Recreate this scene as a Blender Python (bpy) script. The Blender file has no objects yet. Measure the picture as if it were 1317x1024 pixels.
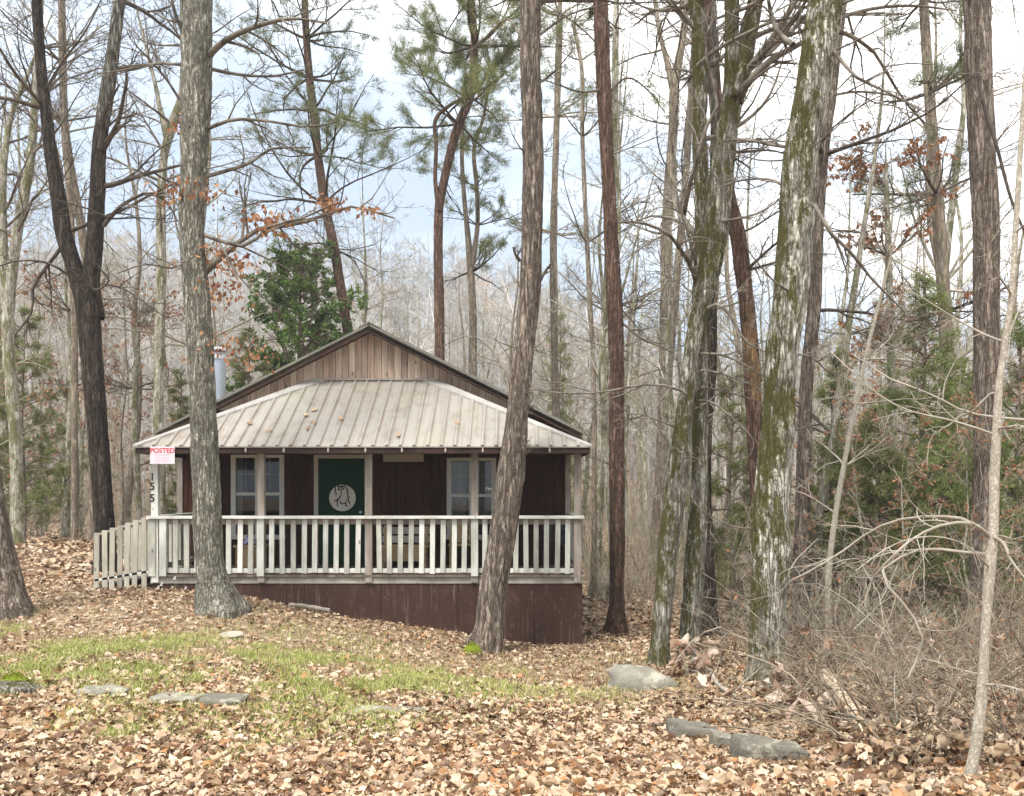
import bpy, math, random
import numpy as np
from mathutils import Vector

rng = np.random.default_rng(11)
random.seed(5)
C = bpy.context.scene.collection
F, HZ, CX, CZ = 1150.0, 630.0, 658.5, 1.6      # lens in photo pixels, horizon row, centre column, eye height

def X(px, d): return (px - CX) / F * d
def Z(py, d): return CZ - (py - HZ) / F * d
def P3(px, py, d): return np.array((X(px, d), d, Z(py, d)))

# ---------------------------------------------------------------- noise
def _h(ix, iy, iz, s):
    v = np.sin(ix * 127.1 + iy * 311.7 + iz * 74.7 + s * 17.3) * 43758.5453
    return v - np.floor(v)
def vnoise(x, y, z, s=0.0):
    x, y, z = np.broadcast_arrays(np.asarray(x, float), np.asarray(y, float), np.asarray(z, float))
    ix, iy, iz = np.floor(x), np.floor(y), np.floor(z)
    fx, fy, fz = x - ix, y - iy, z - iz
    fx, fy, fz = [f * f * (3 - 2 * f) for f in (fx, fy, fz)]
    r = 0
    for a in (0, 1):
        for b in (0, 1):
            for c in (0, 1):
                r = r + _h(ix + a, iy + b, iz + c, s) * (fx if a else 1 - fx) * (fy if b else 1 - fy) * (fz if c else 1 - fz)
    return r * 2 - 1
def nrm(a):
    return a / np.maximum(np.linalg.norm(a, axis=-1, keepdims=True), 1e-9)
def sstep(a, b, x):
    t = np.clip((x - a) / (b - a), 0, 1)
    return t * t * (3 - 2 * t)

# ---------------------------------------------------------------- terrain height
_cp = [  # photo column, photo row, distance
    (0, 1024, 4.8), (330, 1024, 4.75), (658, 1024, 4.7), (1000, 1024, 4.7), (1317, 1024, 4.6),
    (985, 885, 9.5), (830, 886, 10.5), (622, 840, 13.3), (197, 757, 14.2), (300, 769, 14.2), (400, 786, 14.2),
    (500, 800, 14.2), (600, 815, 14.2), (700, 828, 14.2), (750, 833, 14.2), (275, 785, 12.8), (15, 797, 12.2),
    (255, 908, 7.1), (100, 902, 7.2), (300, 857, 8.6), (560, 900, 8.0), (60, 700, 22), (60, 690, 30), (130, 735, 16.5),
    (793, 820, 17), (840, 772, 25), (765, 772, 25), (847, 855, 11.6), (885, 850, 11.8), (910, 820, 14),
    (1262, 850, 13), (1300, 790, 20), (950, 975, 6.3), (1150, 900, 8.5), (125, 752, 14.8), (1040, 800, 17),
    (1290, 960, 6.2), (0, 840, 9.6)]
_pts = [(X(a, d), d, Z(b, d)) for a, b, d in _cp]
_pts += [(0, -6, .05), (-8, -2, .1), (8, -2, -.05), (-14, 8, .15), (14, 8, -.4), (-22, 20, .5), (22, 20, -1.2),
         (-40, 0, .8), (40, 0, -1), (-40, 50, .2), (40, 50, -1), (0, 50, -.8), (-20, 50, -.1), (20, 50, -1.2),
         (-2.5, 20, -.4), (1, 23, -1.1), (-6, 22, .1), (-10, 40, 0), (0, 35, -1.1), (12, 30, -1.4)]
_pts = np.array(_pts)
def _tps(r2): return 0.5 * r2 * np.log(np.maximum(r2, 1e-9))
_n = len(_pts)
_A = np.zeros((_n + 3, _n + 3))
_d2 = ((_pts[:, None, :2] - _pts[None, :, :2]) ** 2).sum(-1)
_A[:_n, :_n] = _tps(_d2) + np.eye(_n) * 1.5
_A[:_n, _n] = 1; _A[:_n, _n + 1:] = _pts[:, :2]; _A[_n, :_n] = 1; _A[_n + 1:, :_n] = _pts[:, :2].T
_w = np.linalg.solve(_A, np.concatenate([_pts[:, 2], np.zeros(3)]))
def ground(x, y):
    x = np.asarray(x, float); y = np.asarray(y, float)
    xc, yc = np.clip(x, -42, 42), np.clip(y, -8, 52)
    r = _w[_n] + _w[_n + 1] * xc + _w[_n + 2] * yc
    for i in range(_n):
        r = r + _w[i] * _tps((xc - _pts[i, 0]) ** 2 + (yc - _pts[i, 1]) ** 2)
    yy = np.maximum(y, 30)
    px = CX + x / yy * F
    ridge = np.interp(px, [-700, 0, 300, 450, 620, 740, 900, 1100, 2000], [26, 30, 31, 31, 28, 21, 10, 5, 4])
    ridge = ridge + 2.2 * vnoise(x / 30, 0 * y, 1.5)
    t = sstep(58, 165, y)
    r = r * (1 - t) + ridge * t
    near = np.exp(-np.maximum(y - 12, 0) / 25)
    r = r + near * (0.045 * vnoise(x * .8, y * .8, 0, 3) + 0.02 * vnoise(x * 2.7, y * 2.7, 0, 4))
    return r
def g1(x, y): return float(ground(np.array([x]), np.array([y]))[0])
def hit(px, py):
    ds = np.arange(3.0, 60, .02)
    xs = (px - CX) / F * ds; zs = CZ - (py - HZ) / F * ds
    below = zs < ground(xs, ds)
    i = int(np.argmax(below)) if below.any() else len(ds) - 1
    return float(xs[i]), float(ds[i]), float(zs[i])

# ---------------------------------------------------------------- mesh helpers
class MB:
    def __init__(s): s.v = []; s.q = []; s.t = []; s.a = []; s.n = 0
    def add(s, v, q=None, t=None, a=0.5):
        v = np.asarray(v, float).reshape(-1, 3)
        if q is not None and len(q): s.q.append(np.asarray(q, int).reshape(-1, 4) + s.n)
        if t is not None and len(t): s.t.append(np.asarray(t, int).reshape(-1, 3) + s.n)
        s.v.append(v); s.a.append(np.broadcast_to(np.asarray(a, float), (len(v),)).copy()); s.n += len(v)
    def box(s, x0, x1, y0, y1, z0, z1, a=0.5):
        s.hexa([(x0, y0, z0), (x1, y0, z0), (x1, y1, z0), (x0, y1, z0), (x0, y0, z1), (x1, y0, z1), (x1, y1, z1), (x0, y1, z1)], a)
    def hexa(s, v, a=0.5):
        s.add(v, [(0, 3, 2, 1), (4, 5, 6, 7), (0, 1, 5, 4), (1, 2, 6, 5), (2, 3, 7, 6), (3, 0, 4, 7)], None, a)
    def beam(s, p, q, w, h, a=0.5, up=(0, 0, 1)):
        p, q = np.array(p, float), np.array(q, float)
        t = nrm(q - p); side = nrm(np.cross(t, up)); u = np.cross(side, t)
        o = [(-w / 2, -h / 2), (w / 2, -h / 2), (w / 2, h / 2), (-w / 2, h / 2)]
        A = [p + side * i + u * j for i, j in o]; B = [q + side * i + u * j for i, j in o]
        s.add(A + B, [(0, 1, 2, 3), (7, 6, 5, 4), (1, 0, 4, 5), (2, 1, 5, 6), (3, 2, 6, 7), (0, 3, 7, 4)], None, a)
    def tube(s, P, R, n=8, a=0.5, cap=True):
        P = np.asarray(P, float)[None]; R = np.asarray(R, float)[None]
        v, q = tubes(P, R, n); s.add(v, q, None, a)
        if cap:
            for end in (0, P.shape[1] - 1):
                ring = v.reshape(-1, n, 3)[end]
                t = [(0, i + 1, (i + 1) % n + 1) for i in range(n)]
                s.add(np.vstack([ring.mean(0), ring]), None, t, a)
    def build(s, name, mat, parent=None, smooth=False):
        V = np.concatenate(s.v) if s.v else np.zeros((0, 3))
        Q = np.concatenate(s.q) if s.q else np.zeros((0, 4), int)
        T = np.concatenate(s.t) if s.t else np.zeros((0, 3), int)
        A = np.concatenate(s.a) if s.a else np.zeros(0)
        return mesh_obj(name, V, Q, T, A, mat, parent, smooth)
def mesh_data(name, V, Q, T, A, mat, smooth):
    m = bpy.data.meshes.new(name)
    m.vertices.add(len(V)); m.vertices.foreach_set('co', np.ascontiguousarray(V, np.float32).ravel())
    nl = len(Q) * 4 + len(T) * 3
    m.loops.add(nl); m.polygons.add(len(Q) + len(T))
    m.loops.foreach_set('vertex_index', np.concatenate([Q.ravel(), T.ravel()]).astype(np.int32))
    st = np.concatenate([np.arange(len(Q)) * 4, len(Q) * 4 + np.arange(len(T)) * 3]).astype(np.int32)
    m.polygons.foreach_set('loop_start', st)
    m.polygons.foreach_set('use_smooth', np.full(len(st), smooth, bool))
    if len(A):
        at = m.attributes.new('rnd', 'FLOAT', 'POINT'); at.data.foreach_set('value', np.ascontiguousarray(A, np.float32))
    m.update(calc_edges=True); m.validate()
    if mat: m.materials.append(mat)
    return m
def mesh_obj(name, V, Q, T, A, mat, parent=None, smooth=False):
    o = bpy.data.objects.new(name, mesh_data(name, V, Q, T, A, mat, smooth))
    C.objects.link(o)
    if parent is not None:
        o.parent = parent
        b = parent
        off = Vector((0, 0, 0))
        while b is not None: off += b.location; b = b.parent
        o.data.transform(__import__('mathutils').Matrix.Translation(-off))
    return o
def tubes(P, R, n):
    B, K, _ = P.shape
    T = nrm(np.gradient(P, axis=1))
    M = nrm(P[:, -1] - P[:, 0])
    ref = np.where((np.abs(M[:, 2]) > .8)[:, None], np.array([[1., 0, 0]]), np.array([[0, 0, 1.]]))[:, None, :]
    U = nrm(np.cross(T, np.broadcast_to(ref, T.shape))); V = np.cross(T, U)
    a = np.arange(n) * 2 * math.pi / n
    ring = P[:, :, None] + R[:, :, None, None] * (np.cos(a)[:, None] * U[:, :, None] + np.sin(a)[:, None] * V[:, :, None])
    i = np.arange(B)[:, None, None] * K * n + np.arange(K - 1)[None, :, None] * n
    j = np.arange(n)[None, None, :]; j2 = (j + 1) % n
    q = np.stack([i + j, i + n + j, i + n + j2, i + j2], -1).reshape(-1, 4)
    return ring.reshape(-1, 3), q
def empty(name, loc, label=None, cat=None, group=None):
    o = bpy.data.objects.new(name, None); C.objects.link(o); o.location = loc; o.empty_display_size = .2
    tag(o, label, cat, group); return o
def tag(o, label=None, cat=None, group=None, kind=None):
    if label: o['label'] = label
    if cat: o['category'] = cat
    if group: o['group'] = group
    if kind: o['kind'] = kind
    return o

# ---------------------------------------------------------------- materials
class NT:
    def __init__(s, name):
        s.m = bpy.data.materials.new(name); s.m.use_nodes = True; s.t = s.m.node_tree; s.t.nodes.clear()
        s.out = s.n('ShaderNodeOutputMaterial'); s.b = s.n('ShaderNodeBsdfPrincipled')
        s.l(s.b.outputs[0], s.out.inputs[0])
        s.co = s.n('ShaderNodeTexCoord').outputs['Object']
    def n(s, typ, **k):
        x = s.t.nodes.new(typ)
        for a, b in k.items(): setattr(x, a, b)
        return x
    def l(s, a, b): s.t.links.new(a, b)
    def map(s, sc, co=None):
        m = s.n('ShaderNodeMapping'); m.inputs['Scale'].default_value = sc; s.l(co or s.co, m.inputs[0]); return m.outputs[0]
    def noise(s, sc, co=None, det=4, rough=.6, dist=0):
        x = s.n('ShaderNodeTexNoise'); s.l(co or s.co, x.inputs['Vector'])
        x.inputs['Scale'].default_value = sc; x.inputs['Detail'].default_value = det
        x.inputs['Roughness'].default_value = rough; x.inputs['Distortion'].default_value = dist
        return x.outputs['Fac']
    def vor(s, sc, co=None, feat='F1', out='Distance'):
        x = s.n('ShaderNodeTexVoronoi', feature=feat); s.l(co or s.co, x.inputs['Vector']); x.inputs['Scale'].default_value = sc
        return x.outputs[out]
    def ramp(s, fac, stops, interp='LINEAR'):
        r = s.n('ShaderNodeValToRGB'); s.l(fac, r.inputs[0]); e = r.color_ramp.elements; r.color_ramp.interpolation = interp
        while len(e) < len(stops): e.new(.5)
        for i, (p, c) in enumerate(stops):
            e[i].position = p; e[i].color = (*c, 1) if not isinstance(c, (int, float)) else (c, c, c, 1)
        return r.outputs[0]
    def mix(s, f, a, b, typ='MIX'):
        x = s.n('ShaderNodeMix', data_type='RGBA', blend_type=typ)
        for v, i in ((f, 0), (a, 6), (b, 7)):
            if isinstance(v, (int, float)): x.inputs[i].default_value = v
            elif isinstance(v, tuple): x.inputs[i].default_value = (*v, 1)
            else: s.l(v, x.inputs[i])
        return x.outputs[2]
    def math(s, op, a, b=None):
        x = s.n('ShaderNodeMath', operation=op)
        for i, v in enumerate((a, b)):
            if v is None: continue
            if isinstance(v, (int, float)): x.inputs[i].default_value = v
            else: s.l(v, x.inputs[i])
        return x.outputs[0]
    def attr(s, name='rnd'):
        x = s.n('ShaderNodeAttribute'); x.attribute_name = name; return x.outputs['Fac']
    def objrand(s): return s.n('ShaderNodeObjectInfo').outputs['Random']
    def fin(s, col, rough=.85, bump=None, bs=.5, bd=.02, spec=.3):
        if isinstance(col, tuple): s.b.inputs['Base Color'].default_value = (*col, 1)
        else: s.l(col, s.b.inputs['Base Color'])
        s.b.inputs['Roughness'].default_value = rough
        s.b.inputs['Specular IOR Level'].default_value = spec
        if bump is not None:
            b = s.n('ShaderNodeBump'); b.inputs['Strength'].default_value = bs; b.inputs['Distance'].default_value = bd
            s.l(bump, b.inputs['Height']); s.l(b.outputs[0], s.b.inputs['Normal'])
        return s.m
def bark(name, ridge, crack, patch=None, pscale=3.0, pamt=.5, sc=18, vs=.22, moss=None, mbias=0.0, fine=.25, bs=.9, top=None, mth=.49):
    """fissured bark: ridges split by dark vertical cracks, flaky grain, lichen patches, moss"""
    t = NT(name)
    add = t.n('ShaderNodeVectorMath', operation='ADD'); t.l(t.map((1, 1, vs)), add.inputs[0])
    sv = t.n('ShaderNodeVectorMath', operation='SCALE'); sv.inputs['Scale'].default_value = .85 / sc
    cx = t.n('ShaderNodeTexNoise'); cx.inputs['Scale'].default_value = sc * .8; cx.inputs['Detail'].default_value = 3; t.l(t.map((1, 1, .5)), cx.inputs['Vector'])
    t.l(cx.outputs['Color'], sv.inputs[0]); t.l(sv.outputs[0], add.inputs[1])
    e = t.vor(sc, add.outputs[0], 'DISTANCE_TO_EDGE')
    er = t.ramp(e, [(0.0, .34), (.08, .66), (.22, 1.0)])
    rd = t.math('ABSOLUTE', t.math('SUBTRACT', t.noise(1, t.map((sc * .85, sc * .85, sc * vs * .38)), det=6, rough=.68, dist=.7), .5))
    er = t.math('MULTIPLY', er, t.ramp(rd, [(0.0, .05), (.03, .55), (.085, 1.0)]))
    f = t.noise(1, t.map((sc * 2.4, sc * 2.4, sc * .7)), det=5, rough=.8)
    col = t.mix(er, crack, ridge)
    col = t.mix(t.math('MULTIPLY', er, t.ramp(f, [(.42, 0.0), (.66, fine * 2.6)])), col, tuple(min(1, c * 2.0) for c in ridge))
    col = t.mix(t.ramp(f, [(.30, .7), (.46, 0.0)]), col, crack)
    big = t.noise(1.1, t.map((1, 1, .5)), det=3)
    col = t.mix(t.ramp(big, [(.3, .4), (.7, 0.0)]), col, tuple(c * .7 for c in crack))
    if patch:
        pn = t.noise(pscale * 2.6, t.map((1, 1, .6)), det=9, rough=.8)
        col = t.mix(t.math('MULTIPLY', t.math('MULTIPLY', t.ramp(pn, [(.60 - pamt * .28, 0.0), (.72 - pamt * .28, 1.0)]), .85), t.ramp(er, [(.2, .15), (.7, 1.0)])), col, patch)
    if top:
        s3 = t.n('ShaderNodeSeparateXYZ'); t.l(t.co, s3.inputs[0])
        k = t.math('MULTIPLY', t.ramp(t.math('ADD', t.math('MULTIPLY', s3.outputs[2], .1), t.math('MULTIPLY', t.noise(3, det=4), .12)), [(.86, 0.0), (.90, .85)]), t.math('GREATER_THAN', s3.outputs[0], -.45))
        col = t.mix(k, col, t.mix(er, crack, top))
    if moss:
        mn = t.noise(4.2, t.map((1, 1, .45)), det=9, rough=.8)
        ge = t.n('ShaderNodeNewGeometry'); sx = t.n('ShaderNodeSeparateXYZ'); t.l(ge.outputs['Normal'], sx.inputs[0])
        mk = t.math('ADD', mn, t.math('MULTIPLY', sx.outputs[0], mbias))
        mcol = t.mix(t.noise(60, det=3), tuple(c * .45 for c in moss), tuple(min(1, c * 1.5) for c in moss))
        col = t.mix(t.ramp(mk, [(mth, 0.0), (mth + .05, .92)]), col, mcol)
    h = t.math('ADD', er, t.math('MULTIPLY', f, .5))
    return t.fin(col, .95, h, bs, .03, .15)
M = {}
M['bark_lichen'] = bark('bark_lichen', (.36, .34, .275), (.085, .078, .06), (.53, .52, .43), 3.6, .5, 22, .3, None, 0, .14)
M['bark_pale'] = bark('bark_pale', (.44, .41, .335), (.085, .072, .052), (.72, .70, .60), 3.4, .65, 19, .26, (.085, .078, .015), -.06, mth=.482)
M['bark_twin'] = bark('bark_twin', (.37, .34, .27), (.085, .075, .055), (.56, .55, .47), 3, .5, 18, .24, (.085, .078, .018), -.05, mth=.485)
M['bark_pine'] = bark('bark_pine', (.30, .24, .19), (.07, .053, .041), (.42, .37, .31), 3.0, .4, 14, .22)
M['bark_red'] = bark('bark_red', (.215, .128, .09), (.06, .038, .028), (.30, .205, .16), 3.0, .35, 15, .22)
M['bark_dark'] = bark('bark_dark', (.095, .074, .058), (.017, .014, .012), (.17, .145, .115), 2.0, .2, 15, .2, top=(.36, .345, .29))
M['bark_grey'] = bark('bark_grey', (.47, .44, .355), (.18, .16, .125), (.60, .58, .50), 1.8, .5, 12, .25, (.14, .14, .06), 0, .2, .5)
M['bark_brown'] = bark('bark_brown', (.33, .275, .205), (.12, .095, .07), (.44, .385, .31), 1.8, .35, 12, .25, None, 0, .2, .5)
M['bark_sapling'] = bark('bark_sapling', (.44, .395, .32), (.27, .235, .185), (.58, .54, .46), 9, .4, 50, .9, bs=.3)
def twigmat(name, a, b):
    t = NT(name)
    c = t.mix(t.ramp(t.noise(5, det=3), [(.36, 0.0), (.62, 1.0)]), a, b)
    c = t.mix(t.math('MULTIPLY', t.objrand(), .35), c, tuple(x * .55 for x in a))
    return t.fin(c, .9, None, spec=.15)
M['twig'] = twigmat('twig_grey', (.28, .25, .185), (.47, .43, .345))
M['twig_mid'] = twigmat('twig_mid', (.085, .068, .052), (.27, .24, .195))
M['twig_dark'] = twigmat('twig_dark', (.055, .043, .035), (.13, .105, .085))
M['twig_pale'] = twigmat('twig_pale', (.27, .235, .185), (.47, .42, .35))
M['twig_brown'] = twigmat('twig_brown', (.15, .10, .075), (.25, .19, .15))
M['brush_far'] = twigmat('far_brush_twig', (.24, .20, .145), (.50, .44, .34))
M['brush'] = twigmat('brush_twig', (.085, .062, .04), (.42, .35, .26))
def leafmat(name, stops, rough=.6, trans=.0, spec=.3):
    t = NT(name)
    c = t.ramp(t.attr(), stops)
    c = t.mix(.25, c, t.mix(t.noise(40, det=3), (.02, .015, .01), (.8, .75, .7)), 'OVERLAY')
    t.fin(c, rough, None, spec=spec)
    if trans:
        tr = t.n('ShaderNodeBsdfTranslucent'); t.l(c, tr.inputs[0])
        mx = t.n('ShaderNodeMixShader'); mx.inputs[0].default_value = trans
        t.l(t.b.outputs[0], mx.inputs[1]); t.l(tr.outputs[0], mx.inputs[2]); t.l(mx.outputs[0], t.out.inputs[0])
    return t.m
LITTER = [(0, (.06, .034, .018)), (.14, (.155, .075, .038)), (.3, (.29, .175, .095)), (.46, (.42, .305, .19)),
          (.62, (.50, .385, .25)), (.8, (.60, .50, .375)), (.9, (.49, .355, .27)), (1, (.40, .20, .08))]
M['litter'] = leafmat('leaf_litter', LITTER, .55, .12, .35)
M['beech'] = leafmat('dry_leaf', [(0, (.20, .085, .04)), (.5, (.36, .17, .085)), (1, (.50, .27, .14))], .7, .3)
M['needle'] = leafmat('pine_needle', [(0, (.11, .14, .05)), (.5, (.22, .255, .095)), (1, (.37, .37, .16))], .6, .5)
M['needle_blue'] = leafmat('pine_needle_blue', [(0, (.08, .11, .05)), (.5, (.17, .205, .095)), (1, (.28, .30, .15))], .6, .45)
M['holly'] = leafmat('holly_leaf', [(0, (.05, .10, .02)), (.5, (.13, .225, .05)), (1, (.27, .37, .10))], .45, .3, .4)
M['cedar'] = leafmat('cedar_spray', [(0, (.12, .15, .05)), (.5, (.245, .285, .10)), (1, (.39, .41, .18))], .7, .4)
M['cedar_dark'] = leafmat('dark_cedar_spray', [(0, (.125, .165, .055)), (.5, (.25, .31, .10)), (1, (.39, .43, .18))], .6, .4)
M['grass'] = leafmat('grass_blade', [(0, (.20, .23, .055)), (.5, (.36, .40, .11)), (.8, (.50, .52, .20)), (1, (.58, .51, .31))], .6, .3)
M['mosscol'] = leafmat('moss_green', [(0, (.10, .13, .01)), (.5, (.22, .27, .02)), (1, (.36, .40, .04))], .9, .1)

def groundmat():
    t = NT('leafy_ground')
    wob = t.n('ShaderNodeVectorMath', operation='ADD'); sv = t.n('ShaderNodeVectorMath', operation='SCALE')
    cx = t.n('ShaderNodeTexNoise'); cx.inputs['Scale'].default_value = 7; t.l(t.co, cx.inputs['Vector'])
    sv.inputs['Scale'].default_value = .12; t.l(cx.outputs['Color'], sv.inputs[0]); t.l(t.co, wob.inputs[0]); t.l(sv.outputs[0], wob.inputs[1])
    v = t.n('ShaderNodeTexVoronoi'); v.inputs['Scale'].default_value = 11; t.l(wob.outputs[0], v.inputs['Vector'])
    sp = t.n('ShaderNodeSeparateXYZ'); t.l(v.outputs['Color'], sp.inputs[0])
    c = t.ramp(sp.outputs[0], [(p * .95, tuple(x * .86 for x in k)) for p, k in LITTER])
    c = t.mix(t.ramp(v.outputs['Distance'], [(.35, 0.0), (.8, .7)]), c, (.07, .045, .03))
    soil = t.mix(t.noise(30, det=5), (.11, .075, .05), (.30, .22, .15))
    c = t.mix(t.ramp(t.noise(2.2, det=6, rough=.7), [(.48, 0.0), (.62, .7)]), c, soil)
    gr = t.mix(t.noise(50, det=4), (.16, .19, .05), (.42, .45, .17))
    gm = t.math('MULTIPLY', t.attr('grass'), t.ramp(t.noise(5, det=6, rough=.75), [(.36, .15), (.58, 1.0)]))
    c = t.mix(gm, c, gr)
    h = t.math('ADD', t.math('MULTIPLY', v.outputs['Distance'], 1.0), t.noise(25, det=4))
    return t.fin(c, .9, h, .8, .03, .2)
M['ground'] = groundmat()

def wood(name, c0, c1, c2, grain=(30, 30, 1.2), rough=.85, knots=True, bs=.4):
    t = NT(name)
    off = t.n('ShaderNodeVectorMath', operation='ADD'); cb = t.n('ShaderNodeCombineXYZ')
    t.l(t.math('MULTIPLY', t.attr(), 37.0), cb.inputs[2]); t.l(t.math('MULTIPLY', t.attr(), 11.0), cb.inputs[0])
    t.l(t.co, off.inputs[0]); t.l(cb.outputs[0], off.inputs[1])
    g = t.noise(1, t.map(grain, off.outputs[0]), det=7, rough=.7, dist=.6)
    b = t.noise(2.5, t.map((1, 1, .4), off.outputs[0]), det=5, rough=.65)
    c = t.ramp(g, [(.25, c0), (.5, c1), (.78, c2)])
    c = t.mix(t.ramp(b, [(.35, .65), (.65, 0.0)]), c, tuple(x * .55 for x in c0))
    c = t.mix(.55, c, t.ramp(t.attr(), [(0, (.28, .25, .24)), (.5, (.5, .5, .5)), (1, (.74, .72, .70))]), 'OVERLAY')
    if knots:
        k = t.vor(3.2, t.map((1.6, 1.6, .75), off.outputs[0]))
        c = t.mix(t.ramp(k, [(.05, .8), (.11, 0.0)]), c, tuple(x * .25 for x in c0))
    return t.fin(c, rough, g, bs, .006, .25)
M['gable_wood'] = wood('weathered_siding', (.34, .245, .18), (.64, .505, .40), (.84, .72, .60))
M['wall_wood'] = wood('dark_stained_siding', (.018, .0045, .0018), (.048, .0135, .005), (.095, .035, .014))
M['rail_wood'] = wood('faded_white_paint', (.42, .41, .35), (.66, .67, .61), (.80, .815, .77), (26, 26, 1.6))
M['rail_wood_h'] = wood('faded_white_rail', (.44, .43, .37), (.69, .70, .64), (.82, .835, .79), (1.6, 26, 26))
M['post_wood'] = wood('weathered_post', (.18, .145, .115), (.37, .325, .275), (.56, .52, .46), (26, 26, 1.4))
M['deck_wood'] = wood('grey_deck_board', (.33, .31, .26), (.52, .50, .43), (.66, .64, .57), (1.5, 14, 30))
M['big_leaf'] = leafmat('curled_dead_leaf', [(0, (.20, .11, .07)), (.4, (.34, .22, .15)), (.75, (.55, .42, .33)), (1, (.68, .57, .48))], .7, .2)
M['porch_floor'] = wood('shade_darkened_floor', (.10, .075, .055), (.19, .155, .12), (.28, .24, .19), (14, 1.5, 30))  # darker than the deck boards: porch shade put into the floor colour
M['dark_trim'] = wood('dark_trim_board', (.03, .016, .012), (.06, .034, .026), (.10, .062, .048), (2, 20, 20), knots=False)
M['ramp_wood'] = wood('raw_picket', (.36, .33, .26), (.54, .51, .42), (.66, .64, .55), (26, 26, 1.6))
M['box_wood'] = wood('pale_pine_box', (.42, .29, .15), (.56, .41, .23), (.66, .52, .33), (2, 20, 20))
def skirtmat():
    t = NT('brown_skirting')
    s = t.noise(1, t.map((9, 9, .5)), det=6, rough=.7)
    c = t.mix(s, (.032, .015, .010), (.066, .032, .022))
    c = t.mix(t.ramp(t.noise(3, det=6, rough=.7), [(.56, 0.0), (.75, .4)]), c, (.13, .085, .07))
    c = t.mix(t.ramp(t.noise(1, t.map((16, 16, .35)), det=3), [(.70, 0.0), (.76, .35)]), c, (.28, .22, .19))
    c = t.mix(t.ramp(t.noise(9, t.map((1, 1, .5)), det=9, rough=.8), [(.56, 0.0), (.66, .75)]), c, (.15, .105, .085))
    sz_ = t.n('ShaderNodeSeparateXYZ'); t.l(t.co, sz_.inputs[0])
    c = t.mix(t.math('MULTIPLY', t.ramp(t.noise(1, t.map((30, 30, .8)), det=4), [(.56, 0.0), (.66, .7)]), t.ramp(t.noise(1.3, det=5), [(.42, 0.0), (.6, 1.0)])), c, (.20, .155, .13))
    return t.fin(c, .75, s, .2, .01, .25)
M['skirt'] = skirtmat()
def metalmat(name, base, rust, rustamt, ribs=True, moss=0.0):
    t = NT(name)
    n1 = t.noise(1.6, t.map((1, .35, .35)), det=6, rough=.65)
    c = t.mix(n1, tuple(x * .80 for x in base), tuple(min(1, x * 1.18) for x in base))
    streak = t.noise(1, t.map((22, .7, .7)), det=5, rough=.6)
    c = t.mix(t.math('MULTIPLY', t.ramp(streak, [(.5, 0.0), (.68, 1.0)]), rustamt), c, rust)
    if ribs:
        sx = t.n('ShaderNodeSeparateXYZ'); t.l(t.co, sx.inputs[0])
        fr = t.math('FRACT', t.math('DIVIDE', t.math('ADD', sx.outputs[0], 100.0), .2122))
        ed = t.math('ABSOLUTE', t.math('SUBTRACT', fr, .09))
        rb = t.math('MULTIPLY', t.ramp(ed, [(.02, .6), (.085, 0.0)]), t.ramp(t.noise(1, t.map((3, .9, .9)), det=5), [(.32, .15), (.6, 1.0)]))
        c = t.mix(rb, c, rust)
    if moss:
        sz = t.n('ShaderNodeSeparateXYZ'); t.l(t.co, sz.inputs[0])
        c = t.mix(t.math('MULTIPLY', t.ramp(t.math('ADD', t.math('MULTIPLY', sz.outputs[2], .5), t.noise(1.2, det=5)), [(1.92, 0.0), (2.25, 1.0)]) if False else t.ramp(t.noise(1.1, det=6), [(.50, 0.0), (.72, 1.0)]), moss), c, (.36, .37, .22))
    c = t.mix(t.ramp(t.noise(3.2, t.map((1, .8, .8)), det=8, rough=.75), [(.50, 0.0), (.70, .55)]), c, tuple(x * .62 for x in rust))
    t.b.inputs['Metallic'].default_value = .15
    return t.fin(c, .5, streak, .06, .01, .4)
M['metal'] = metalmat('weathered_metal_roofing', (.36, .335, .295), (.25, .175, .12), .5, True, .30)
M['metal_edge'] = metalmat('roof_flashing', (.42, .40, .37), (.30, .24, .19), .3, False)
M['metal_main'] = metalmat('dark_mossy_metal_roof', (.20, .19, .165), (.12, .10, .07), .5, False, .4)
def plain(name, col, rough=.6, metal=0, spec=.4, nz=.15):
    t = NT(name)
    c = t.mix(t.noise(8, det=5, rough=.7), tuple(x * (1 - nz) for x in col), tuple(min(1, x * (1 + nz)) for x in col))
    t.b.inputs['Metallic'].default_value = metal
    return t.fin(c, rough, None, spec=spec)
M['galv'] = plain('galvanised_pipe', (.42, .46, .52), .42, .6)
M['galv_light'] = plain('galvanised_cap', (.62, .64, .66), .45, .4)
M['door'] = plain('dark_green_door', (.0006, .032, .013), .65, spec=.06)
M['trim'] = plain('white_window_trim', (.60, .59, .54), .6)
M['trim_old'] = plain('aged_door_trim', (.50, .47, .38), .7)
M['disc'] = plain('cream_disc', (.72, .69, .58), .7)
M['ink'] = plain('black_paint', (.014, .013, .012), .6)
M['rust'] = plain('orange_accent', (.40, .19, .06), .6)
M['paper'] = plain('white_sign', (.66, .62, .655), .6, nz=.04)
M['red'] = plain('red_ink', (.62, .03, .05), .6)
M['pinkish'] = plain('faded_pink_ink', (.74, .58, .66), .7)
M['bulb'] = plain('pale_bulb', (.42, .37, .32), .4)
M['board'] = plain('pale_sign_board', (.40, .35, .27), .7)
M['curtain'] = plain('grey_curtain', (.30, .29, .26), .9)
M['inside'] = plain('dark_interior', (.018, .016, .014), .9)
M['white'] = plain('white_plastic', (.78, .77, .75), .5, nz=.05)
M['lilac'] = plain('lilac_cloth', (.48, .44, .66), .8)
M['black'] = plain('black_plastic', (.015, .015, .016), .5)
M['flower'] = plain('white_petal', (.85, .82, .86), .7, nz=.03)
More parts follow.
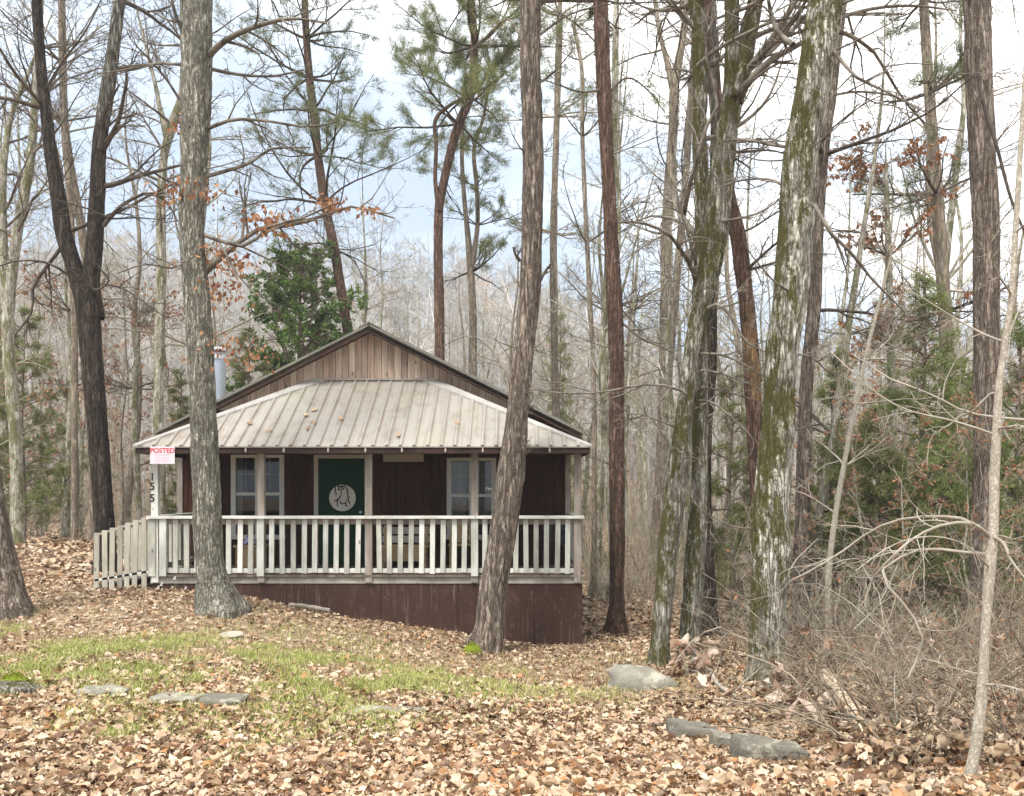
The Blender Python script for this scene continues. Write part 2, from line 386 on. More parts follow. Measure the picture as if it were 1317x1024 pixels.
def stonemat(name, a, b, lich):
    t = NT(name)
    n = t.noise(7, det=9, rough=.7)
    c = t.mix(n, a, b)
    c = t.mix(t.ramp(t.noise(4, det=7, rough=.7), [(.53, 0.0), (.6, .8)]), c, lich)
    return t.fin(c, .9, t.math('ADD', n, t.noise(40, det=4)), .7, .02, .2)
M['stone'] = stonemat('grey_fieldstone', (.13, .12, .095), (.32, .30, .245), (.42, .40, .33))
M['stone_dark'] = stonemat('dark_slab_stone', (.075, .069, .056), (.24, .222, .18), (.40, .38, .31))
def glassmat():
    t = NT('window_glass'); t.t.nodes.remove(t.b)
    tr = t.n('ShaderNodeBsdfTransparent'); tr.inputs[0].default_value = (.8, .83, .83, 1)
    gl = t.n('ShaderNodeBsdfGlossy'); gl.inputs['Roughness'].default_value = .04
    fr = t.n('ShaderNodeFresnel'); fr.inputs[0].default_value = 1.65
    mx = t.n('ShaderNodeMixShader'); t.l(fr.outputs[0], mx.inputs[0]); t.l(tr.outputs[0], mx.inputs[1]); t.l(gl.outputs[0], mx.inputs[2])
    t.l(mx.outputs[0], t.out.inputs[0]); return t.m
M['glass'] = glassmat()

# ---------------------------------------------------------------- ground sheet
def axis(lo, c0, c1, hi, step, g=1.12):
    core = list(np.arange(c0, c1 + 1e-6, step)); s = step; a = c1; up = []
    while a < hi: s *= g; a += s; up.append(a)
    s = step; a = c0; dn = []
    while a > lo: s *= g; a -= s; dn.append(a)
    return np.array(dn[::-1] + core + up)
gx = axis(-420, -12, 12, 420, .14); gy = axis(-60, 3.5, 19, 420, .14, 1.08)
GX, GY = np.meshgrid(gx, gy)
GZ = ground(GX.ravel(), GY.ravel())
def grassmask(x, y):
    # the mown strip of thin grass across the front of the lot
    px = CX + x / np.maximum(y, 1) * F
    x = x + .25 * vnoise(x * .9, y * .9, 0, 31); y = y + .5 * vnoise(x * .8, y * .5, 0, 32)
    dep = np.interp(px, [-200, 0, 200, 400, 560, 700, 850], [9.4, 9.2, 9.2, 8.9, 9.0, 9.6, 9.5])
    wid = np.interp(px, [-200, 0, 300, 450, 560, 700, 850, 950], [2.1, 2.3, 2.4, 2.3, 1.9, 1.5, 1.2, .01])
    amt = np.interp(px, [-200, 0, 300, 480, 560, 700, 850, 950], [.9, 1, 1, .9, .55, .25, .2, 0])
    m = amt * np.exp(-((y - dep) / wid) ** 2)
    m = np.maximum(m, .7 * np.exp(-((x + 2.55) / .5) ** 2 - ((y - 6.0) / .4) ** 2))
    m = np.maximum(m, .25 * np.exp(-((y - 11) / 2.0) ** 2) * np.interp(px, [-100, 0, 600, 800, 900], [.6, .8, .8, .5, 0]))
    m = m * np.clip(.50 + 1.15 * vnoise(x * 1.3, y * .9, 0, 9) + .9 * vnoise(x * 4, y * 2.5, 0, 8), 0, 1.2)
    return np.clip(m, 0, 1)
nx, ny = len(gx), len(gy)
ii = (np.arange(ny - 1)[:, None] * nx + np.arange(nx - 1)[None, :]).ravel()
gq = np.stack([ii, ii + 1, ii + nx + 1, ii + nx], -1)
go = mesh_obj('ground', np.stack([GX.ravel(), GY.ravel(), GZ], -1), gq, np.zeros((0, 3), int), np.zeros(nx * ny), M['ground'], None, True)
at = go.data.attributes.new('grass', 'FLOAT', 'POINT'); at.data.foreach_set('value', grassmask(GX.ravel(), GY.ravel()).astype(np.float32))
tag(go, kind='structure')

# ---------------------------------------------------------------- tree growth (every level at once)
def resample(pts, k):
    pts = np.asarray(pts, float)
    s = np.concatenate([[0], np.cumsum(np.maximum(np.linalg.norm(np.diff(pts[:, :3], axis=0), axis=1), 1e-6))])
    t = np.linspace(0, s[-1], k)
    m = np.gradient(pts, s, axis=0) if len(pts) > 2 else np.repeat((pts[1:] - pts[:1]) / s[-1], 2, 0)
    i = np.clip(np.searchsorted(s, t, side='right') - 1, 0, len(s) - 2)
    h = (s[i + 1] - s[i])[:, None]; u = ((t - s[i])[:, None]) / h
    return ((2 * u**3 - 3 * u**2 + 1) * pts[i] + (u**3 - 2 * u**2 + u) * h * m[i] + (-2 * u**3 + 3 * u**2) * pts[i + 1] + (u**3 - u**2) * h * m[i + 1])
def at_t(P, R, idx, t):
    K = P.shape[1]; f = t * (K - 1); i = np.minimum(f.astype(int), K - 2); u = (f - i)[:, None]
    a, b = P[idx, i], P[idx, i + 1]
    return a * (1 - u) + b * u, nrm(b - a), R[idx, i] * (1 - u[:, 0]) + R[idx, i + 1] * u[:, 0]
def shoot(p, d, L, r0, K, wig, up, r, tip=.3):
    n = len(p); out = np.zeros((n, K, 3)); out[:, 0] = p; d = d.copy()
    drift = r.normal(0, wig * .5, (n, 3))
    for k in range(1, K):
        d = nrm(d + r.normal(0, wig, (n, 3)) + drift + np.array([0, 0, up]))
        out[:, k] = out[:, k - 1] + d * (L / (K - 1))[:, None]
    R = r0[:, None] * np.linspace(1, tip, K)[None]
    return out, R
def perp(T, az):
    ref = np.where((np.abs(T[:, 2]) > .9)[:, None], np.array([[1., 0, 0]]), np.array([[0, 0, 1.]]))
    U = nrm(np.cross(T, ref)); V = np.cross(T, U)
    return U * np.cos(az)[:, None] + V * np.sin(az)[:, None]
def grow(P, R, n, r, ang=.8, lf=.5, wig=.15, up=.03, K=5, rr=.6, rmin=.004, t0=.2, t1=1.0, flat=0.0):
    B = P.shape[0]; idx = np.repeat(np.arange(B), n)
    t = t0 + (t1 - t0) * ((np.tile(np.arange(n), B) + r.random(B * n)) / n)
    p, T, pr = at_t(P, R, idx, np.clip(t, 0, .999))
    az = r.random(B * n) * 2 * math.pi
    N = perp(T, az)
    if flat: N = nrm(N * np.array([1, 1, 1 - flat]))
    a = ang * r.uniform(.7, 1.3, B * n)
    d = nrm(T * np.cos(a)[:, None] + N * np.sin(a)[:, None])
    L = np.linalg.norm(np.diff(P, axis=1), axis=2).sum(1)[idx] * lf * (1.15 - .65 * t) * r.uniform(.55, 1.3, B * n)
    return shoot(p, d, L, np.maximum(pr * rr, rmin), K, wig, up, r)
def trunk_limbs(path, n, r, f0, f1, L0, L1, el, rr=.45, wig=.1, up=.03, K=8, rmax=.06, azc=None, azw=math.pi):
    """limbs leaving a trunk path (k,4: x y z radius) between the heights f0..f1 (fractions)"""
    k = len(path); t = f0 + (f1 - f0) * ((np.arange(n) + r.random(n)) / n)
    i = np.minimum((t * (k - 1)).astype(int), k - 2)
    p = path[i, :3]; pr = path[i, 3]
    az = r.random(n) * 2 * math.pi if azc is None else azc + r.uniform(-azw, azw, n)
    e = el + r.normal(0, .18, n)
    d = np.stack([np.cos(az) * np.cos(e), np.sin(az) * np.cos(e), np.sin(e)], -1)
    L = (L0 + (L1 - L0) * (t - f0) / max(f1 - f0, 1e-6)) * r.uniform(.6, 1.25, n)
    return shoot(p, d, L, np.minimum(pr * rr, rmax) * r.uniform(.7, 1.1, n), K, wig, up, r, .25)
def quads_at(pos, r, size, aspect=.5, droop=None, dirs=None):
    """one diamond leaf at every position"""
    n = len(pos)
    d = nrm(r.normal(0, 1, (n, 3))) if dirs is None else nrm(dirs)
    if droop is not None: d = nrm(d + np.array([0, 0, -droop]))
    s = nrm(np.cross(d, r.normal(0, 1, (n, 3))))
    L = size * r.uniform(.6, 1.3, n)[:, None]; W = L * aspect
    nn = np.cross(d, s)
    v = np.stack([pos, pos + d * L * .45 + s * W * .5 + nn * L * .08, pos + d * L, pos + d * L * .45 - s * W * .5 + nn * L * .08], 1).reshape(-1, 3)
    i = np.arange(n) * 4
    return v, np.stack([i, i + 1, i + 2, i + 3], -1), np.repeat(r.random(n), 4)
def sample_on(P, R, m, r, t0=.3, w=False):
    B = P.shape[0]; idx = r.integers(0, B, m)
    if w:
        L = np.linalg.norm(P[:, -1] - P[:, 0], axis=1) ** 1.5; idx = r.choice(B, m, p=L / L.sum())
    t = t0 + (1 - t0) * r.random(m)
    return at_t(P, R, idx, np.minimum(t, .999))
def trunk_mesh(path, mb, n=20, step=.06, rough=.06, flare=0.0, seed=0, lobes=5, flare_h=.3):
    path = np.asarray(path, float)
    L = np.linalg.norm(np.diff(path[:, :3], axis=0), axis=1).sum()
    k = max(6, int(L / step)); q = resample(path, k); P = q[:, :3]; R = np.maximum(q[:, 3], .004)
    T = nrm(np.gradient(P, axis=0)); U = nrm(np.cross(T, np.array([0, 1., 0]))); V = np.cross(T, U)
    a = np.arange(n) * 2 * math.pi / n
    s = np.linspace(0, L, k)
    A, S = np.meshgrid(a, s)
    rr = R[:, None] * (1 + rough * vnoise(np.cos(A) * 3.2, np.sin(A) * 3.2, S * 2.0, seed) + rough * .8 * vnoise(np.cos(A) * 7, np.sin(A) * 7, S * 6, seed + 1))
    if n >= 30:
        q_ = vnoise(np.cos(A) * R[:, None] * 15 + 5, np.sin(A) * R[:, None] * 15, S * 3.2, seed + 5); rr = rr * (1 - rough * .9 * np.exp(-(q_ / .16) ** 2))
    rr = rr * (1 + .05 * vnoise(np.cos(A), np.sin(A), S * .9, seed + 2))
    if flare:
        h = np.maximum(S - .3, 0)
        rr = rr * (1 + flare * np.exp(-h / flare_h) * (.65 + .35 * np.cos(lobes * A + seed) + .15 * np.cos(3 * A + 1)))
    ring = P[:, None] + rr[..., None] * (np.cos(a)[None, :, None] * U[:, None] + np.sin(a)[None, :, None] * V[:, None])
    i = np.arange(k - 1)[:, None] * n; j = np.arange(n)[None]; j2 = (j + 1) % n
    mb.add(ring.reshape(-1, 3), np.stack([i + j, i + j2, i + n + j2, i + n + j], -1).reshape(-1, 4))
    tip = ring[-1]; mb.add(np.vstack([tip.mean(0), tip]), None, [(0, x + 1, (x + 1) % n + 1) for x in range(n)])
    return q
def px_path(pts, d, ext=None, below=.3, dz=None):
    """(column,row,width) marks at distance d -> x y z radius; carried on below the soil and on up to ext metres"""
    out = []
    for i, m in enumerate(pts):
        dd = d + (m[3] if len(m) > 3 else 0)
        p = P3(m[0], m[1], dd); out.append((*p, m[2] / 2 / F * dd))
    out = np.array(out)
    b = out[0].copy(); b[2] -= below; out = np.vstack([b, out])
    if ext:
        t = out[-1, :3] - out[-2, :3]; t = t / np.linalg.norm(t); n = max(2, int((ext - out[-1, 2]) / 1.2))
        z0, r0 = out[-1, 2], out[-1, 3]
        for i in range(1, n + 1):
            f = i / n; q = np.array([*(out[-1, :3] + t * (ext - z0) / n / max(t[2], .3)), r0 * (1 - .9 * f)])
            t = nrm(t + np.array([rng.normal(0, .04), rng.normal(0, .04), .06])); out = np.vstack([out, q])
    return out
def limb_px(pts, d, w0, w1=None, K=10):
    o = np.array([(*P3(m[0], m[1], d + (m[2] if len(m) > 2 else 0)), 0.) for m in pts])
    q = resample(o, K); r = np.linspace(w0, w1 or w0 * .35, K) / 2 / F * d
    return q[None, :, :3], r[None]
class Tree:
    """a tree as an Empty at its foot with a trunk, a crown of bare limbs and, where it has them, leaves"""
    def __init__(s, name, label, cat, base, group=None, seed=1):
        s.root = empty(name, base, label, cat, group); s.r = np.random.default_rng(seed); s.levels = []; s.seed = seed
    def trunk(s, paths, mat, **k):
        mb = MB(); s.paths = [trunk_mesh(p, mb, seed=s.seed + i, **k) for i, p in enumerate(paths)]
        s.tr = mb.build('trunk', M[mat], s.root, True); return s.paths
    def crown(s, sets, mat, sides=(6, 4, 3, 3, 3), name='crown'):
        mb = MB()
        for lv, (P, R) in sets:
            v, q = tubes(P, R, sides[min(lv, 4)]); mb.add(v, q)
        s.cr = mb.build(name, M[mat], s.root, True)
    def leaves(s, pos, size, mat, aspect=.5, droop=None, dirs=None, name='foliage'):
        v, q, a = quads_at(pos, s.r, size, aspect, droop, dirs)
        mb = MB(); mb.add(v, q, None, a); return mb.build(name, M[mat], s.root, False)
def bare_levels(L0, r, n=(5, 4, 3), ang=.75, lf=(.55, .55, .55), wig=.16, up=.04, rmin=.005, t0=.15):
    out = [(0, L0)]; cur = L0
    for i, k in enumerate(n):
        cur = grow(*cur, k, r, ang=ang, lf=lf[i], wig=wig, up=up, K=5 if i < 2 else 4, rmin=rmin, t0=t0); out.append((i + 1, cur))
    return out
def cat_limbs(ls, K=10):
    Ps, Rs = [], []
    for P, R in ls:
        for b in range(len(P)):
            q = resample(np.concatenate([P[b], R[b][:, None]], 1), K); Ps.append(q[:, :3]); Rs.append(np.maximum(q[:, 3], .003))
    return np.array(Ps), np.array(Rs)
def needles_at(pos, tan, r, n, L, w):
    """bundles of thin needles around each twig point"""
    m = len(pos); idx = np.repeat(np.arange(m), n)
    d = nrm(tan[idx] * .9 + r.normal(0, .75, (m * n, 3)) + np.array([0, 0, .15]))
    s = nrm(np.cross(d, r.normal(0, 1, (m * n, 3)))) * w / 2
    p = pos[idx] + r.normal(0, .05, (m * n, 3)); l = L * r.uniform(.7, 1.25, (m * n, 1))
    v = np.stack([p - s, p + s, p + d * l], 1).reshape(-1, 3)
    i = np.arange(m * n) * 3
    return v, np.stack([i, i + 1, i + 2], -1), np.repeat(np.clip(np.repeat(r.random(m), n) * .7 + r.random(m * n) * .3, 0, 1), 3)
exec_done = []
# ---------------------------------------------------------------- the cabin
D, DW, DB = 14.2, 16.0, 23.6                   # porch front, house front wall, back wall
XL, XR, FZ = X(192, D), X(750, D), .25
HL, HR = -5.93, 1.0
RC, RP, SL = -2.50, 4.50, .505                 # ridge x, ridge height, roof slope
cabin = empty('cabin', (RC, DW, FZ), 'weathered brown board cabin with a tin porch roof and white railing among the trees', 'cabin')
def roof_z(x): return RP - SL * abs(x - RC)
def boards(mb, x0, x1, y, w, bot, top, th=.025, rev=1):
    x = x0
    while x < x1 - .01:
        b = min(x + w * random.uniform(.9, 1.1), x1); g = .004; a = random.random(); dy = random.uniform(0, .008)
        zt0, zt1 = top(x + g), top(b - g)
        mx = None
        if x < RC < b and top(RC) > max(zt0, zt1) + .001:
            pass
        mb.hexa([(x + g, y - th - dy, bot), (b - g, y - th - dy, bot), (b - g, y, bot), (x + g, y, bot),
                 (x + g, y - th - dy, zt0), (b - g, y - th - dy, zt1), (b - g, y, zt1), (x + g, y, zt0)], a)
        x = b
# shell: front wall with openings, sides, back
DX0, DX1, DT = -3.46, -2.63, 2.16              # door opening
W1 = (X(300, DW), X(364, DW), Z(690, DW), Z(585, DW))
W2 = (X(577, DW), X(636, DW), Z(690, DW), Z(589, DW))
mb = MB()
def wall_front(mb):
    segs = [(HL, W1[0], None), (W1[0], W1[1], W1), (W1[1], DX0, None), (DX0, DX1, (0, 0, FZ, DT)), (DX1, W2[0], None), (W2[0], W2[1], W2), (W2[1], HR, None)]
    for a, b, h in segs:
        if h is None: boards(mb, a, b, DW, .15, FZ - .1, lambda x: min(3.0, roof_z(x) - .09))
        else:
            if h[2] > FZ + .05: boards(mb, a, b, DW, .15, FZ - .1, lambda x: h[2])
            boards(mb, a, b, DW, .15, h[3], lambda x: min(3.0, roof_z(x) - .09))
wall_front(mb)
mb.build('front_wall', M['wall_wood'], cabin)
def sideboards(x, s):
    mb = MB(); y = DW + .03
    while y < DB - .02:
        b = min(y + .15, DB)
        mb.box(min(x, x + s * .03), max(x, x + s * .03), y + .004, b - .004, -1.3, roof_z(x) - .09, random.random()); y = b
    mb.build('side_wall', M['wall_wood'], cabin)
sideboards(HL, 1); sideboards(HR, -1)
mb = MB(); boards(mb, HL, HR, DB + .03, .15, -1.3, lambda x: roof_z(x) - .09)
mb.build('back_wall', M['wall_wood'], cabin)
mb = MB(); boards(mb, HL, HR, DW - .002, .118, 3.02, lambda x: max(3.021, roof_z(x) - .085))
mb.build('gable', M['gable_wood'], cabin)
for xx in (HL, HR):
    mb = MB(); mb.box(xx - .05, xx + .05, DW - .055, DW + .05, FZ - .1, 2.5, random.random()); mb.build('corner_board', M['post_wood'], cabin)
# interior: floor, ceiling and back of the front room, so the panes look into a dark room
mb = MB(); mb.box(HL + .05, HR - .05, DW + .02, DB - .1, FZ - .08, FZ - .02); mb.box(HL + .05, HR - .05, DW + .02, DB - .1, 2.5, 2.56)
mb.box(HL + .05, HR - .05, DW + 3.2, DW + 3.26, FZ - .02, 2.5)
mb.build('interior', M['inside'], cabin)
# main roof
EX = 3.74; Y0, Y1 = 15.66, 23.95
rf = None
for s in (-1, 1):
    mb = MB(); e = RC + s * EX; ze = RP - SL * EX
    v = [(RC, Y0, RP - .035), (e, Y0, ze - .035), (e, Y1, ze - .035), (RC, Y1, RP - .035), (RC, Y0, RP), (e, Y0, ze), (e, Y1, ze), (RC, Y1, RP)]
    if s < 0: v = [v[1], v[0], v[3], v[2], v[5], v[4], v[7], v[6]]
    mb.hexa(v)
    y = Y0 + .05
    while y < Y1:
        mb.beam((RC + s * .05, y, RP - SL * .05 + .008), (e, y, ze + .008), .04, .024, .5, (0, 1, 0)); y += .23
    r_ = mb.build('roof', M['metal_main'], cabin)
    rf = rf or r_
mb = MB()
for s in (-1, 1): mb.beam((RC, Y0 + .05, RP - .12), (RC + s * (EX - .02), Y0 + .05, RP - .12 - SL * (EX - .02)), .035, .14, random.random(), (0, 1, 0))
mb.build('rake_board', M['dark_trim'], cabin)
mb = MB()
for s in (-1, 1):
    mb.beam((RC - s * .01, Y0 - .012, RP - .01), (RC + s * (EX + .02), Y0 - .012, RP - .01 - SL * (EX + .02)), .035, .045, .5, (0, 1, 0))
mb.build('rake_flashing', M['metal_edge' if False else 'metal_main'], cabin)
mb = MB()
for s in (-1, 1): mb.beam((RC + s * .09, Y0 - .02, RP - .015), (RC + s * .09, Y1, RP - .015), .22, .02, .5, (s * SL, 0, 1))
mb.build('ridge_cap', M['metal_main'], rf)
mb = MB(); mb.tube([(-5.58, 17.0, 2.6), (-5.58, 17.0, 4.2)], [.13, .13], 20)
ch = mb.build('stove_pipe', M['galv'], cabin, True)
mb = MB(); mb.tube([(-5.58, 17.0, 4.08), (-5.58, 17.0, 4.16)], [.15, .15], 20); mb.tube([(-5.58, 17, 4.235), (-5.58, 17, 4.27), (-5.58, 17, 4.31)], [.175, .175, .06], 20)
for k_ in range(3): mb.box(-5.58 + .10 * math.cos(k_ * 2.1) - .008, -5.58 + .10 * math.cos(k_ * 2.1) + .008, 17 + .10 * math.sin(k_ * 2.1) - .008, 17 + .10 * math.sin(k_ * 2.1) + .008, 4.19, 4.24)
mb.build('pipe_cap', M['galv_light'], ch)
mb = MB(); mb.tube([(-5.58, 17, 2.86), (-5.58, 17, 3.02)], [.30, .135], 20); mb.build('pipe_flashing', M['galv'], ch, True)
# porch roof (hipped)
ex0, ex1, ey, ez = X(171, 13.85), X(761, 13.85), 13.85, Z(574, 13.85)
tx0, tx1, ty, tz = X(401, 15.97), X(561, 15.97), 15.97, Z(490, 15.97)
mb = MB()
def slab(mb, pts, th=.02):
    n = len(pts); top = [tuple(p) for p in pts]; bot = [(p[0], p[1], p[2] - th) for p in pts]
    if n == 4: mb.add(top + bot, [(0, 1, 2, 3), (7, 6, 5, 4)] + [(i, i + 4, (i + 1) % 4 + 4, (i + 1) % 4) for i in range(4)])
    else: mb.add(top + bot, [(i, i + 3, (i + 1) % 3 + 3, (i + 1) % 3) for i in range(3)], [(0, 1, 2), (5, 4, 3)])
slab(mb, [(ex0, ey, ez), (ex1, ey, ez), (tx1, ty, tz), (tx0, ty, tz)])
slab(mb, [(ex0, ty, ez), (ex0, ey, ez), (tx0, ty, tz)])
slab(mb, [(ex1, ey, ez), (ex1, ty, ez), (tx1, ty, tz)])
k0 = math.ceil((ex0 + 100) / .2122)
for k in range(k0, k0 + 60):
    x = k * .2122 - 100 + .019
    if x > ex1 - .05: break
    f = 1.0
    if x < tx0: f = (x - ex0) / (tx0 - ex0)
    if x > tx1: f = (ex1 - x) / (ex1 - tx1)
    if f < .04: continue
    pa = (x, ey - .008, ez + .008); pb = (x, ey + (ty - ey) * f, ez + (tz - ez) * f + .008)
    a, b = np.array(pa), np.array(pb); h = .015
    up = nrm(np.array([0, -(tz - ez), ty - ey]))
    o = [(-.028, 0), (.028, 0), (.013, h), (-.013, h)]
    A = [a + np.array([i, 0, 0]) + up * j for i, j in o]; B_ = [b + np.array([i, 0, 0]) + up * j for i, j in o]
    mb.add(A + B_, [(0, 1, 2, 3), (7, 6, 5, 4), (1, 0, 4, 5), (2, 1, 5, 6), (3, 2, 6, 7), (0, 3, 7, 4)])
pr = mb.build('porch_roof', M['metal'], cabin)
for (e, t, s) in ((ex0, tx0, -1), (ex1, tx1, 1)):
    a = np.array((e, ey, ez + .032)); b = np.array((t, ty, tz + .032)); mb = MB(); k = -s * .26
    mb.add([a + np.array([k * .3, 0, 0]), b + np.array([k, 0, 0]), b, a, a + np.array([k * .3, -.004, -.03]), b + np.array([k, -.004, -.03])], [(0, 1, 2, 3), (0, 4, 5, 1)])
    mb.add([a, b, b + np.array([s * .02, .14, -.09]), a + np.array([0.0, .12, -.03])], [(0, 1, 2, 3)])
    mb.add([a, a + np.array([k * .3, 0, 0]), a + np.array([k * .3, -.004, -.03]), a + np.array([0, -.004, -.03])], [(0, 1, 2, 3)])
    mb.build('hip_cap', M['metal_edge'], pr)
mb = MB(); mb.box(tx0, tx1, DW - .07, DW - .034, tz + .01, tz + .04, .6); mb.build('wall_flashing', M['metal'], pr)
# beam, fascia, rafter ends
mb = MB(); mb.box(XL + .02, XR - .02, D - .03, D + .07, 2.17, 2.30, .4); mb.build('porch_beam', M['dark_trim'], cabin)
mb = MB(); mb.box(ex0 + .03, ex1 - .03, ey + .02, ey + .05, ez - .11, ez - .021, .3)
mb.box(ex0 + .02, ex0 + .05, ey + .05, DW, ez - .11, ez - .021, .4); mb.box(ex1 - .05, ex1 - .02, ey + .05, DW, ez - .11, ez - .021, .4)
mb.build('fascia', M['dark_trim'], cabin)
mb = MB(); mb.box(ex0 + .05, ex1 - .05, ey + .06, DW - .035, ez - .05, ez - .03, .2); mb.build('porch_ceiling', M['wall_wood'], cabin)
for px in (316, 365, 422, 470, 517, 573, 621, 707):
    mb = MB(); x = X(px, 13.86)
    mb.tube([(x, 13.862, 2.262), (x, 13.862, 2.235)], [.009, .010], 8)
    mb.tube([(x, 13.862, 2.236), (x, 13.862, 2.22), (x, 13.862, 2.19), (x, 13.862, 2.176)], [.010, .017, .018, .008], 10)
    mb.build('light_bulb', M['bulb'], cabin, True)
# deck and skirting
mb = MB(); mb.box(XL + .01, XR - .01, D + .02, D + .06, FZ - .14, FZ - .035, .3); mb.box(XL + .01, XL + .05, D + .06, DW - .03, FZ - .14, FZ - .035, .6); mb.box(XR - .05, XR - .01, D + .06, DW - .03, FZ - .14, FZ - .035, .6)
mb.build('deck', M['deck_wood'], cabin); mb = MB()
y = XL - .02
while y < XR:                                    # floor boards run front to back
    b = min(y + .142, XR + .03); mb.box(y + .004, b, D - .01 - random.uniform(0, .02), DW - .032, FZ - .034, FZ, random.random()); y = b
mb.build('porch_floor', M['porch_floor'], cabin)
mb = MB(); x = XL + .02
for w in (1.22,) * 6:
    b = min(x + w, XR - .01)
    if b - x > .05: mb.box(x, b - .006, D + .035, D + .055, -1.35, FZ - .125, random.random())
    x = b
for k_ in range(5):
    for zz_ in np.arange(-1.2, .1, .28): mb.box(XL + .05 + 1.22 * (k_ + 1), XL + .058 + 1.22 * (k_ + 1), D + .032, D + .0345, zz_, zz_ + .008, .5)
mb.box(XL + .02, XL + .04, D + .056, DW, -1.35, FZ - .125, .5); mb.box(XR - .03, XR - .01, D + .056, DW, -1.35, FZ - .125, .5)
mb.build('skirting', M['skirt'], cabin)
# posts
post_px = [199, 335.5, 474, 610.5, 743]
post_x = [X(p, D) for p in post_px]
posts = []
for i, x in enumerate(post_x):
    mb = MB(); w = .055; j = random.uniform(-.01, .01)
    mb.hexa([(x - w + j, D - .02, FZ - .12), (x + w + j, D - .02, FZ - .12), (x + w + j, D + .08, FZ - .12), (x - w + j, D + .08, FZ - .12),
             (x - w, D - .02, 2.20), (x + w, D - .02, 2.20), (x + w, D + .08, 2.20), (x - w, D + .08, 2.20)], [.9, .62, .35, .4, .55][i])
    posts.append(mb.build('porch_post', M['rail_wood' if i == 0 else 'post_wood'], cabin))
def text_mesh(name, body, size, loc, mat, parent, rot=(math.pi / 2, 0, 0), ext=.003, bold=0.0):
    cu = bpy.data.curves.new(name, 'FONT'); cu.body = body; cu.size = size; cu.extrude = ext; cu.align_x = 'CENTER'; cu.align_y = 'CENTER'; cu.offset = bold
    o = bpy.data.objects.new('tmp', cu); C.objects.link(o); bpy.context.view_layer.update()
    me = bpy.data.meshes.new_from_object(o.evaluated_get(bpy.context.evaluated_depsgraph_get())); bpy.data.objects.remove(o)
    from mathutils import Matrix, Euler
    me.transform(Matrix.Translation(loc) @ Euler(rot).to_matrix().to_4x4())
    off = Vector((0, 0, 0)); b = parent
    while b is not None: off += b.location; b = b.parent
    me.transform(Matrix.Translation(-off)); me.materials.clear(); me.materials.append(M[mat])
    q = bpy.data.objects.new(name, me); C.objects.link(q); q.parent = parent; return q
for ch_, py in (('1', 614), ('5', 626), ('5', 641)):
    text_mesh('house_number', ch_, .17, (X(196.5, D), D - .0245, Z(py, D)), 'ink', posts[0], ext=.003, bold=.003)
# railing
rail = empty('porch_railing', (0, 0, 0)); rail.parent = cabin; rail.location = -cabin.location
def rbox(mb, x0, x1, y0, y1, z0, z1, a, sag=0):
    mb.hexa([(x0, y0, z0), (x1, y0, z0 + sag), (x1, y1, z0 + sag), (x0, y1, z0), (x0, y0, z1), (x1, y0, z1 + sag), (x1, y1, z1 + sag), (x0, y1, z1)], a)
RT = Z(664, D) + .005
cuts = [XL - .02] + [post_x[2] - .03, post_x[3] + .02] + [XR + .02]
for a, b in zip(cuts[:-1], cuts[1:]):
    mb = MB(); rbox(mb, a, b - .006, D - .075, D + .075, RT - .042, RT + random.uniform(-.004, .004), random.uniform(.6, 1)); mb.build('top_rail', M['rail_wood_h'], rail)
for y0, y1, x in ((D + .08, DW - .03, XL + .055), (D + .08, DW - .03, XR - .075)):
    mb = MB(); mb.box(x - .06, x + .06, y0, y1, RT - .04, RT + .003, .8); mb.build('top_rail', M['rail_wood'], rail)
    mb = MB(); mb.box(x - .02, x + .02, y0, y1, FZ + .07, FZ + .15, .6); mb.build('bottom_rail', M['rail_wood'], rail)
    y = y0 + .12
    while y < y1 - .05:
        mb = MB(); mb.box(x - .012, x + .012, y - .035, y + .035, FZ + .04, RT - .042, random.random()); mb.build('baluster', M['rail_wood'], rail); y += .2
for a, b in zip(post_x[:-1], post_x[1:]):
    mb = MB(); mb.box(a + .056, b - .056, D + .012, D + .05, RT - .135, RT - .045, random.uniform(.2, .6)); mb.build('under_rail', M['post_wood'], rail)
    mb = MB(); mb.box(a + .056, b - .056, D + .012, D + .05, FZ + .03, FZ + .10, random.uniform(.5, .9)); mb.build('bottom_rail', M['rail_wood_h'], rail)
    n = 9 if a < post_x[0] + .1 else 10
    n = round((b - a) / .165)
    for i in range(1, n):
        x = a + (b - a) * i / n + random.uniform(-.01, .01); w = .039; t = random.uniform(-.014, .014)
        mb = MB(); z0 = FZ + .025 + random.uniform(-.01, .015); z1 = RT - .05 - random.uniform(0, .012)
        mb.hexa([(x - w, D - .014, z0), (x + w, D - .014, z0), (x + w, D + .011, z0), (x - w, D + .011, z0), (x - w + t, D - .014, z1), (x + w + t, D - .014, z1), (x + w + t, D + .011, z1), (x - w + t, D + .011, z1)], random.random())
        mb.build('baluster', M['rail_wood'], rail)
for x in (post_x[0] - .03, post_x[1], post_x[3], post_x[0] + .14):
    mb = MB(); mb.box(x - .055, x + .055, D - .040, D - .021, FZ - .02, RT - .045, random.random()); mb.build('baluster', M['rail_wood'], rail)
